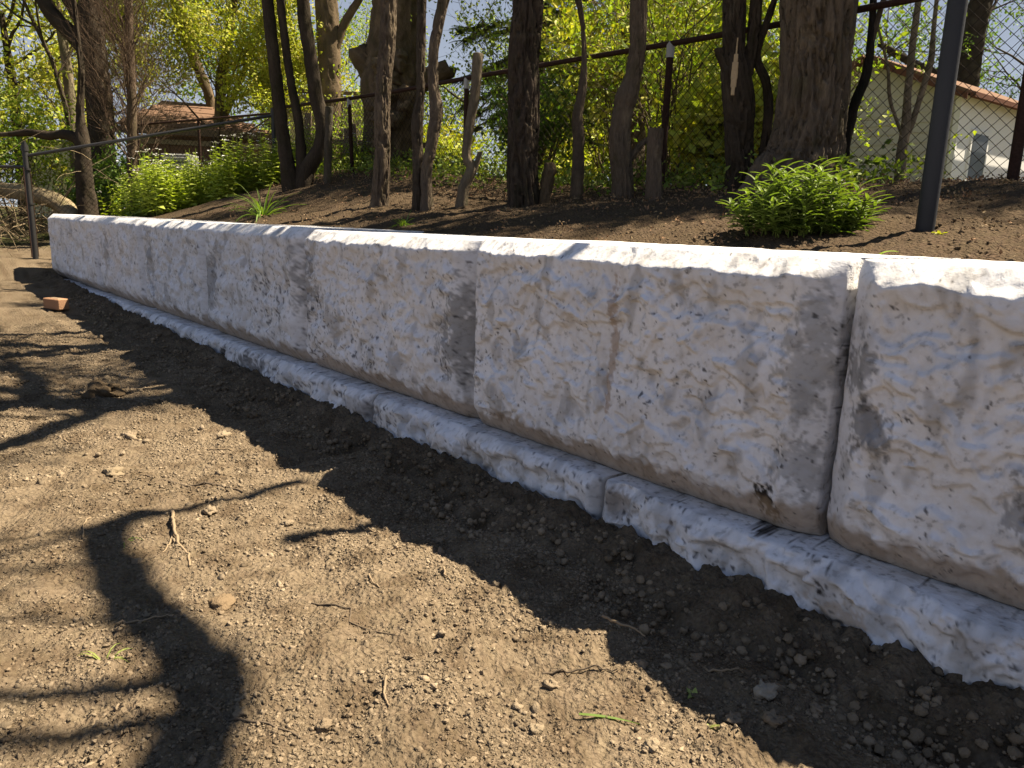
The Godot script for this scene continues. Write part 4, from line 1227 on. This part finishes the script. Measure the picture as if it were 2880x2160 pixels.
func wire_panel(parent: Node3D, a: Vector3, b: Vector3, top_a: float, top_b: float, pitch := 0.0365, r := 0.0021) -> void:
	# a and b at ground level; every wire zigzags upwards and hooks into the next
	var p := Pile.new()
	var flat := Vector3(b.x - a.x, 0, b.z - a.z)
	var L := flat.length()
	var dir := flat / L
	var nrm := dir.cross(Vector3.UP)
	var n := int(L / pitch)
	for k in n:
		var s0 := k * pitch
		var f := s0 / L
		var low := lerpf(a.y, b.y, f) + 0.02
		var top := lerpf(top_a, top_b, f)
		var rows := int((top - low) / pitch)
		var sag := 0.012 * mid.get_noise_2d(s0 * 0.9, a.x)
		for j in rows:
			var left := (j + k) % 2 == 0
			var q0 := Vector3(a.x, 0, a.z) + dir * (s0 if left else s0 + pitch)
			var q1 := Vector3(a.x, 0, a.z) + dir * (s0 + pitch if left else s0)
			q0.y = low + j * pitch
			q1.y = low + (j + 1) * pitch
			var o := nrm * (sag + (0.0018 if left else -0.0018))
			p.tube(PackedVector3Array([q0 + o, q1 + o]), PackedFloat32Array([r, r]), 3, Color.WHITE, false)
	var w := part("wire_mesh", p.mesh(), M.wire, parent)
	w.set_meta("kind", "stuff")

func build_fences() -> void:
	var f := thing("chain_link_fence", "rusty chain-link fence along the top of the bank behind the tree row", "fence")
	var posts := [[-1.41, -3.05, 2.52, 0.030, M.rust], [-3.80, -3.0, 2.52, 0.027, M.rust], [-6.24, -2.92, 2.55, 0.024, M.rust], [-8.48, -2.85, 2.57, 0.024, M.rust], [-10.45, -2.75, 2.62, 0.033, M.black_steel], [1.3, -3.1, 2.52, 0.03, M.rust]]
	for q in posts:
		var g := base_height(q[0], q[1])
		var lean := Vector3(0.12, 0, 0.02) if q[0] == -8.48 else Vector3(0.01, 0, 0)
		var p := Pile.new()
		p.tube(PackedVector3Array([Vector3(q[0], g - 0.3, q[1]) + lean, Vector3(q[0], q[2] - 0.03, q[1])]), PackedFloat32Array([q[3], q[3]]), 14)
		var o := part("post", p.mesh(), q[4], f)
		var c := Pile.new()
		c.tube(PackedVector3Array([Vector3(q[0], q[2] - 0.10, q[1]), Vector3(q[0], q[2] - 0.01, q[1]), Vector3(q[0], q[2] + 0.015, q[1])]), PackedFloat32Array([q[3] + 0.004, q[3] + 0.004, q[3] * 0.6]), 14)
		part("cap", c.mesh(), M.galvanised if q[3] < 0.033 else M.black_steel, o)
	var order := [posts[5], posts[0], posts[1], posts[2], posts[3], posts[4]]
	for k in 5:
		var a: Array = order[k]
		var b: Array = order[k + 1]
		var bend := 0.012 * (k % 2)
		var p := Pile.new()
		var m := Vector3((a[0] + b[0]) / 2, (a[2] + b[2]) / 2 - bend, (a[1] + b[1]) / 2 + 0.01)
		p.tube(PackedVector3Array([Vector3(a[0], a[2] + 0.0, a[1]), m, Vector3(b[0], b[2] + 0.0, b[1])]), PackedFloat32Array([0.021, 0.021, 0.021]), 12)
		part("top_rail", p.mesh(), M.rust, f)
		wire_panel(f, Vector3(a[0], base_height(a[0], a[1]), a[1] - 0.03), Vector3(b[0], base_height(b[0], b[1]), b[1] - 0.03), a[2], b[2])
	# the black return from the corner down to the post at the end of the wall
	var g := thing("black_wire_fence", "black chain-link fence sloping down from the corner to the end of the wall", "fence")
	var c1 := Vector3(-10.45, 2.53, -2.75)
	var c2 := Vector3(-11.80, 1.80, 0.05)
	part("top_rail", pole(c1, c2, 0.022), M.black_steel, g)
	var ep := part("post", pole(Vector3(c2.x + 0.06, 0.3, c2.z), Vector3(c2.x, 1.93, c2.z), 0.035, 16), M.black_steel, g)
	var cap := Pile.new()
	cap.tube(PackedVector3Array([Vector3(c2.x, 1.86, c2.z), Vector3(c2.x, 1.93, c2.z), Vector3(c2.x, 1.95, c2.z), Vector3(c2.x, 1.985, c2.z)]), PackedFloat32Array([0.045, 0.045, 0.03, 0.012]), 14)
	part("cap", cap.mesh(), M.black_steel, ep)
	for yy in [1.62, 1.18, 0.86]:
		part("tension_band", pole(Vector3(c2.x + 0.03, yy, c2.z), Vector3(c2.x + 0.03, yy + 0.025, c2.z), 0.042, 14), M.black_steel, ep)
	for s in [-1.0, 1.0]:
		part("tension_bar", pole(Vector3(c2.x + 0.08 * s + 0.04, 0.5, c2.z + 0.05 * s), Vector3(c2.x + 0.085 * s, 1.65, c2.z + 0.05 * s), 0.007, 6), M.rust, g)
	wire_panel(g, Vector3(c1.x, 1.28, c1.z), Vector3(c2.x, 0.55, c2.z), 2.50, 1.78)
	part("top_rail", pole(Vector3(c2.x, 1.66, c2.z), Vector3(-13.4, 1.62, 1.75), 0.02), M.black_steel, g)
	wire_panel(g, Vector3(c2.x, 0.55, c2.z), Vector3(-13.4, 0.6, 1.75), 1.64, 1.62)
	# a second, rusty wire fence a step behind it
	var s2 := thing("rusty_wire_fence", "rusty wire fence running just behind the black one, before the shed", "fence")
	part("top_rail", pole(Vector3(-10.9, 2.62, -2.95), Vector3(-14.6, 2.60, -1.9), 0.018), M.rust, s2)
	for q in [Vector3(-14.33, 2.58, -2.0), Vector3(-12.6, 2.6, -2.45)]:
		part("post", pole(Vector3(q.x, base_height(q.x, q.z) - 0.2, q.z), q, 0.022), M.rust, s2)
	wire_panel(s2, Vector3(-10.9, 1.3, -2.95), Vector3(-14.6, 1.2, -1.9), 2.6, 2.58, 0.05, 0.0022)
	# the stout pole on the bank
	var gp := thing("steel_pole", "stout dark grey steel pole planted on the bank near the leafy clump", "pole", Vector3(-1.19, 1.02, -1.37))
	part("shaft", pole(Vector3(0, -0.1, 0), Vector3(-0.005, 2.6, 0.01), 0.0345, 28), M.grey_steel, gp)
	var gc := Pile.new()
	gc.tube(PackedVector3Array([Vector3(0, 2.56, 0.01), Vector3(0, 2.62, 0.01), Vector3(0, 2.65, 0.01)]), PackedFloat32Array([0.039, 0.039, 0.015]), 28)
	part("cap", gc.mesh(), M.grey_steel, gp)

# --- plants and litter
func blade(p: Pile, o: Vector3, dir: Vector3, length: float, width: float, droop: float, col: Color) -> void:
	var d := dir.normalized()
	var s := d.cross(Vector3.UP).normalized() * width
	if s.length() < 0.001:
		s = Vector3(width, 0, 0)
	var pts := []
	var q := o
	for k in 6:
		var t := k / 5.0
		pts.append([q, (0.55 + 0.9 * t - 1.45 * t * t) * 1.3])
		d = (d + Vector3(0, -droop / 5.0, 0)).normalized()
		q += d * length / 5.0
	col.a = 1.0
	for k in 5:
		var a: Vector3 = pts[k][0]
		var b: Vector3 = pts[k + 1][0]
		var wa: float = pts[k][1]
		var wb: float = maxf(0.02, pts[k + 1][1])
		var up := Vector3(0, width * 0.35, 0)
		p.quad(a - s * wa + up, b - s * wb + up, b, a, col)
		p.quad(a, b, b + s * wb + up, a + s * wa + up, col)

func tuft(called: String, label: String, category: String, at: Vector3, count: int, length: float, width: float, tone: Color, droop := 1.3) -> Node3D:
	at.y = height(at.x, at.z) - 0.01
	var t := thing(called, label, category, at)
	var p := Pile.new()
	for k in count:
		var a := rng.randf() * TAU
		var lean := 0.25 + 0.9 * rng.randf()
		blade(p, Vector3(cos(a), 0, sin(a)) * length * 0.08 * rng.randf(), Vector3(cos(a) * lean, 1.0, sin(a) * lean), length * (0.55 + 0.5 * rng.randf()), width, droop * (0.5 + rng.randf()), tone * (0.75 + 0.5 * rng.randf()))
	var o := part("leaves", p.mesh(), M.leaf, t)
	o.set_meta("kind", "stuff")
	return t

func build_plants() -> void:
	# leafy clump by the stout trunk
	var at := Vector3(-1.66, 0, -1.24)
	at.y = height(at.x, at.z) - 0.02
	var clump := thing("leafy_clump", "bushy clump of upright stems with narrow fresh green leaves by the stout trunk", "plant", at)
	var stems := Pile.new()
	var leaves := Pile.new()
	for k in 85:
		var a := rng.randf() * TAU
		var r := sqrt(rng.randf())
		var o := Vector3(cos(a) * r * 0.215, 0, sin(a) * r * 0.16)
		o = o.rotated(Vector3.UP, 0.75)
		var hgt := (0.25 - 0.11 * r * r) * (0.45 + 0.85 * rng.randf())
		var hue := 0.6 + 0.6 * rng.randf()
		var top := o + Vector3(o.x * 0.35 + 0.03 * rng.randfn(), hgt, o.z * 0.35 + 0.03 * rng.randfn())
		stems.tube(PackedVector3Array([o, o.lerp(top, 0.5) + Vector3(0.006, 0, 0), top]), PackedFloat32Array([0.0032, 0.0026, 0.0014]), 4, Color(0.12, 0.16, 0.04), false)
		for i in 19:
			var f := 0.18 + 0.82 * i / 18.0
			var b := i * 2.4 + rng.randf()
			var d := Vector3(cos(b), 1.05 - 0.6 * (1.0 - f), sin(b))
			var c := Color(0.125, 0.185, 0.036).lerp(Color(0.24, 0.31, 0.07), f * rng.randf()) * hue
			blade(leaves, o.lerp(top, f), d, 0.115 * (0.5 + 0.7 * rng.randf()) * (1.1 - 0.3 * f), 0.0078, 0.8, c)
	part("stems", stems.mesh(), M.bark, clump)
	var lv := part("leaves", leaves.mesh(), M.leaf, clump)
	lv.set_meta("kind", "stuff")
	tuft("lily_tuft", "tuft of arching strap leaves on the bank near the dark clump of trunks", "plant", Vector3(-6.85, 0, -1.05), 46, 0.42, 0.009, Color(0.17, 0.25, 0.05))
	tuft("small_tuft", "small sprig of narrow leaves just above the blackest-flecked blocks", "plant", Vector3(-4.5, 0, -1.08), 26, 0.15, 0.006, Color(0.18, 0.26, 0.06))
	tuft("seedling", "small upright seedling behind the tan end block", "plant", Vector3(-11.0, 0, -1.0), 22, 0.22, 0.008, Color(0.20, 0.30, 0.08), 0.7)
	# flowering weeds: a bed nobody could count
	var weed := Pile.new()
	weed.tube(PackedVector3Array([Vector3.ZERO, Vector3(0.02, 0.3, 0), Vector3(0.0, 0.6, 0.02)]), PackedFloat32Array([0.004, 0.003, 0.002]), 3, Color(0.6, 0.7, 0.5), false)
	var r := RandomNumberGenerator.new()
	r.seed = 21
	for k in 26:
		var f := 0.1 + 0.85 * k / 26.0
		var a := k * 2.4
		leaf(weed, Vector3(0.01, 0.6 * f, 0), Vector3(cos(a), 0.3 - 0.3 * r.randf(), sin(a)).normalized(), 0.10 * (1.15 - 0.75 * f), 0.40, Color.WHITE * (0.75 + 0.5 * r.randf()))
	var flower := Pile.new()
	for k in 14:
		var a := r.randf() * TAU
		var q := Vector3(cos(a), 0.35 * r.randf(), sin(a)) * 0.022 + Vector3(0, 0.605, 0.02)
		leaf(flower, q, Vector3(cos(a * 3.0), 0.5, sin(a * 3.0)).normalized(), 0.014, 0.4, Color.WHITE)
	var places := []
	var tints := PackedColorArray()
	var fplaces := []
	for n in 1700:
		var x := -9.6 - 5.2 * rng.randf()
		var z := -0.95 - 3.6 * rng.randf()
		if x > -9.9 - 0.25 * (z + 3.0) * 0.0 and z > -1.6:
			continue
		if x < -12.3 and z > -1.7 - 0.5 * rng.randf():
			continue
		var s := 0.85 + 0.5 * rng.randf()
		var b := Basis(Vector3.UP, rng.randf() * TAU) * Basis(Vector3.RIGHT, 0.12 * rng.randfn())
		var tr := Transform3D(b.scaled(Vector3(s, s, s)), Vector3(x, base_height(x, z) - 0.02, z))
		places.append(tr)
		var c := Color(0.40, 0.46, 0.09) * (0.75 + 0.5 * rng.randf())
		c.a = 1.0
		tints.append(c)
		if rng.randf() < 0.45:
			fplaces.append(tr)
	var bed := Node3D.new()
	put(bed, "flowering_weeds")
	tag(bed, "dense bed of bright green weeds topped with tiny white flowers", "weeds", "", "stuff")
	many("stalks", weed.mesh(), M.leaf, places, tints, bed)
	many("flowers", flower.mesh(), M.paper, fplaces, PackedColorArray(), bed)
	# low green seedlings and dry leaves at the foot of the fence
	var lowp := []
	for n in 900:
		var x := -2.0 - 8.0 * rng.randf()
		var z := -2.5 - 1.3 * rng.randf()
		lowp.append(Vector3(x, base_height(x, z) + 0.03 + 0.25 * rng.randf() * rng.randf(), z))
	var lp := leaf_places(lowp, 0.8, Color(0.17, 0.22, 0.04), 0.4)
	var low := many("ground_cover", sprays[0].duplicate(), M.leaf, lp[0], lp[1])
	tag(low, "scattered low seedlings and leaves along the foot of the wire fence", "ground cover", "", "stuff")
	var deadp := []
	for n in 2600:
		var x := -1.0 - 9.5 * rng.randf()
		var z := -2.2 - 1.6 * rng.randf()
		deadp.append(Vector3(x, height(x, z) + 0.006, z))
	for n in 420:
		var x := -0.8 - 7.5 * rng.randf()
		var z := -0.85 - 1.5 * rng.randf()
		deadp.append(Vector3(x, height(x, z) + 0.004, z))
	lp = leaf_places(deadp, 0.34, Color(0.21, 0.135, 0.075), 0.4)
	var dead := many("leaf_litter", sprays[0].duplicate(), M.dry_leaf, lp[0], lp[1])
	tag(dead, "dry brown leaf litter along the foot of the wire fence", "leaf litter", "", "stuff")
	# brush pile of bare tangled twigs before the fence end
	var brush := thing("brush_pile", "tangle of bare tan twigs heaped beyond the black fence end post", "brush", Vector3(-14.4, base_height(-14.4, 0.4), 0.4))
	var pile := Pile.new()
	var none := []
	for k in 60:
		var a := rng.randf() * TAU
		grow(pile, none, Vector3(rng.randfn() * 0.5, 0.05 + 0.3 * rng.randf(), rng.randfn() * 0.6), Vector3(cos(a), 0.8 * rng.randf() + 0.2, sin(a)), 1.0 + 0.6 * rng.randf(), 0.012, 1, {"levels": 2, "kids": 5, "up": -0.08, "leaf_level": 9, "tone": Color(0.36, 0.28, 0.18)})
	part("twigs", pile.mesh(), M.bark, brush)
	var log_pts := [[Vector3(-15.6, 1.55, 0.25), 0.13], [Vector3(-15.0, 1.42, -0.05), 0.12], [Vector3(-14.3, 1.34, -0.45), 0.13], [Vector3(-13.7, 1.18, -0.7), 0.14], [Vector3(-13.3, 0.9, -0.75), 0.13]]
	var lg := part("fallen_log", bark_mesh(log_pts, 0.08, 16, 0.012, Color(0.30, 0.24, 0.15), 4.0, 0.0, true), M.bark)
	tag(lg, "pale fallen log lying across the slope beyond the fence end", "log")

func twig_tube(pts: Array, r: float, origin: Vector3, thin: float) -> ArrayMesh:
	# a crooked, knotty line through the given points, resting on the soil
	var q := PackedVector3Array()
	var radii := PackedFloat32Array()
	for k in pts.size() - 1:
		for i in 5:
			var t := i / 5.0
			var x := lerpf(pts[k][0], pts[k + 1][0], t) + r * 0.35 * rng.randfn()
			var z := lerpf(pts[k][1], pts[k + 1][1], t) + r * 0.35 * rng.randfn()
			var up := lerpf(pts[k][2] if pts[k].size() > 2 else 0.0, pts[k + 1][2] if pts[k + 1].size() > 2 else 0.0, t)
			q.append(Vector3(x, height(x, z) + r * 0.7 + up, z) - origin)
	var e: Array = pts[-1]
	q.append(Vector3(e[0], height(e[0], e[1]) + r * 0.7 + (e[2] if e.size() > 2 else 0.0), e[1]) - origin)
	for k in q.size():
		radii.append(r * (1.0 - thin * k / q.size()) * (0.93 + 0.14 * rng.randf()))
	var p := Pile.new()
	p.tube(q, radii, 7)
	return p.mesh()

func stick(called: String, label: String, pts: Array, r: float, m: Material, forks := []) -> void:
	var first := Vector3(pts[0][0], height(pts[0][0], pts[0][1]), pts[0][1])
	var o := thing(called, label, "twig", first)
	part("stem", twig_tube(pts, r, first, 0.5), m, o)
	for f in forks:
		part("fork", twig_tube(f, r * 0.6, first, 0.6), m, o)

func rocky(called: String, label: String, category: String, x: float, z: float, half: Vector3, tone: Color, sd: int, group := "", rough := 0.45) -> void:
	var o := part(called, recolor(lump(sd, rough * 1.6, 12, 16, 0.8), tone), M.clod)
	o.position = Vector3(x, height(x, z) + half.y * 0.35, z)
	o.rotation.y = sd * 1.3
	o.scale = half
	tag(o, label, category, group)

func build_litter() -> void:
	stick("forked_twig", "pale forked twig lying on the bare soil", [[-2.60, 1.089], [-2.48, 1.12, 0.012], [-2.41, 1.141, 0.012], [-2.33, 1.15], [-2.24, 1.15], [-2.177, 1.166]], 0.0062, M.twig_pale, [[[-2.42, 1.14], [-2.36, 1.17], [-2.308, 1.207]]])
	stick("straight_twig", "reddish twig lit by the sun at the edge of the wall's shadow", [[-1.156, 0.455, 0.02], [-1.11, 0.452, 0.02], [-1.07, 0.435, 0.022], [-1.034, 0.43, 0.02]], 0.0042, M.twig_pale)
	stick("thin_root", "thin pale root looped on the dark soil by the low block", [[-1.638, 0.261], [-1.665, 0.235, 0.015], [-1.68, 0.20, 0.02], [-1.693, 0.178]], 0.003, M.twig_pale)
	stick("dark_twig", "dark thin twig across the middle of the sunlit soil", [[-1.75, 0.98], [-1.62, 0.93], [-1.56, 0.97], [-1.45, 0.90]], 0.0026, M.twig)
	stick("bent_twig", "bent brown twig near the snaking shadow's foot", [[-1.479, 1.362], [-1.40, 1.34], [-1.33, 1.28], [-1.242, 1.252]], 0.0034, M.twig)
	stick("fine_twig", "fine dark twig close to the shadow edge of the wall", [[-1.12, 0.70], [-1.08, 0.66, 0.004], [-1.04, 0.61, 0.006], [-0.99, 0.585, 0.002]], 0.003, M.twig)
	stick("long_twig", "long crooked twig beyond the forked one", [[-3.05, 1.05], [-2.9, 0.95], [-2.82, 0.86], [-2.7, 0.80]], 0.005, M.twig)
	for q in [[-3.3, 0.75, -3.15, 0.60], [-3.8, 1.2, -3.6, 1.15], [-2.15, 0.62, -2.02, 0.60], [-1.95, 1.42, -1.88, 1.30], [-1.30, 1.02, -1.22, 1.06], [-4.4, 0.7, -4.15, 0.62], [-0.86, 0.42, -0.80, 0.36], [-1.63, 0.62, -1.57, 0.64], [-1.75, 0.80, -1.66, 0.82], [-2.7, 1.32, -2.52, 1.38]]:
		stick("wood_chip", "small splinter of wood lying loose on the bare soil", [[q[0], q[1]], [(q[0] + q[2]) / 2.0, (q[1] + q[3]) / 2.0 + 0.01, 0.003], [q[2], q[3]]], 0.0032, M.twig_pale)
	for o in get_children():
		if o.has_meta("label") and str(o.get_meta("label")).begins_with("small splinter"):
			o.set_meta("group", "splinters on the soil")
	# larger clods and stones
	rocky("flat_stone", "flat round tan stone half sunk in the sunlit soil", "stone", -1.908, 1.167, Vector3(0.042, 0.020, 0.034), Color(0.17, 0.125, 0.075), 31, "", 0.25)
	var brick := thing("brick", "single reddish brick lying on the soil beside the wall's shadow", "brick", Vector3(-7.9, height(-7.9, 0.5) + 0.045, 0.5))
	slab(brick, "body", Vector3.ZERO, Vector3(0.11, 0.05, 0.055), M.brick, 0.008, 0.4)
	slab(brick, "frog", Vector3(0, 0.047, 0), Vector3(0.06, 0.006, 0.02), M.stone, 0.002, 0.4)
	rocky("pale_stone", "pale lumpy stone on the dark soil in the wall's shadow", "stone", -0.72, 0.395, Vector3(0.028, 0.02, 0.022), Color(0.30, 0.26, 0.20), 35)
	rocky("dug_clod", "big dark clod in the deep shade below the far blocks", "clod", -4.6, 0.85, Vector3(0.10, 0.06, 0.08), Color(0.09, 0.065, 0.04), 36)
	var spots := [[-0.968, 0.524, 0.016], [-1.056, 0.735, 0.017], [-1.253, 1.196, 0.018], [-1.40, 1.312, 0.017], [-1.845, 0.483, 0.015], [-3.156, 1.145, 0.04], [-2.55, 0.98, 0.024], [-0.72, 0.52, 0.018], [-0.66, 0.47, 0.02], [-0.98, 0.85, 0.015], [-0.62, 0.36, 0.016], [-0.9, 0.40, 0.014], [-3.4, 0.62, 0.03], [-3.7, 0.95, 0.035], [-2.3, 0.8, 0.018], [-0.78, 0.72, 0.018]]
	for k in spots.size():
		var s: Array = spots[k]
		var r: float = s[2]
		rocky("soil_clod", "small crumbly clod lying loose on the bare soil", "clod", s[0], s[1], Vector3(r, r * 0.72, r * 0.85), soil_color(s[0], s[1]), 50 + k, "clods on the bare soil")
	# bits of green
	tuft("grass_wisp", "flattened wisp of grass beside the snaking shadow", "grass", Vector3(-1.784, 0, 1.486), 16, 0.09, 0.0022, Color(0.26, 0.30, 0.08), 2.4)
	tuft("grass_tuft", "tiny grass tuft where two shadows cross", "grass", Vector3(-2.448, 0, 1.28), 14, 0.07, 0.0022, Color(0.18, 0.26, 0.06), 2.0)
	tuft("green_sprig", "pale green leaf sprig at the shadow edge near the grass blade", "sprig", Vector3(-0.832, 0, 0.502), 7, 0.035, 0.007, Color(0.33, 0.38, 0.12), 1.6)
	tuft("yellow_sprig", "wilted yellow-green sprig on the sunlit soil below the other", "sprig", Vector3(-0.75, 0, 0.577), 6, 0.04, 0.006, Color(0.38, 0.40, 0.12), 1.6)
	tuft("bank_sprout", "tiny yellow sprout at the foot of the grey pole", "sprig", Vector3(-1.10, 0, -1.27), 8, 0.04, 0.007, Color(0.42, 0.40, 0.06), 1.2)
	var gb := Pile.new()
	for k in 1:
		blade(gb, Vector3.ZERO, Vector3(1, 0.12, -0.9), 0.13, 0.0045, 0.25, Color(0.16, 0.24, 0.05))
	var gbo := part("loose_grass", gb.mesh(), M.leaf)
	gbo.position = Vector3(-0.942, height(-0.942, 0.762) + 0.012, 0.762)
	tag(gbo, "single long green grass blade lying on the soil", "grass")
	var wb := Pile.new()
	blade(wb, Vector3.ZERO, Vector3(0.8, 0.5, 0.5), 0.10, 0.006, 0.6, Color(0.20, 0.28, 0.06))
	var wbo := part("fallen_leaf", wb.mesh(), M.leaf)
	wbo.position = Vector3(-1.12, height(-1.12, -0.82) + 0.01, -0.82)
	tag(wbo, "single narrow leaf lying on the bank edge by the chipped joint", "leaf")
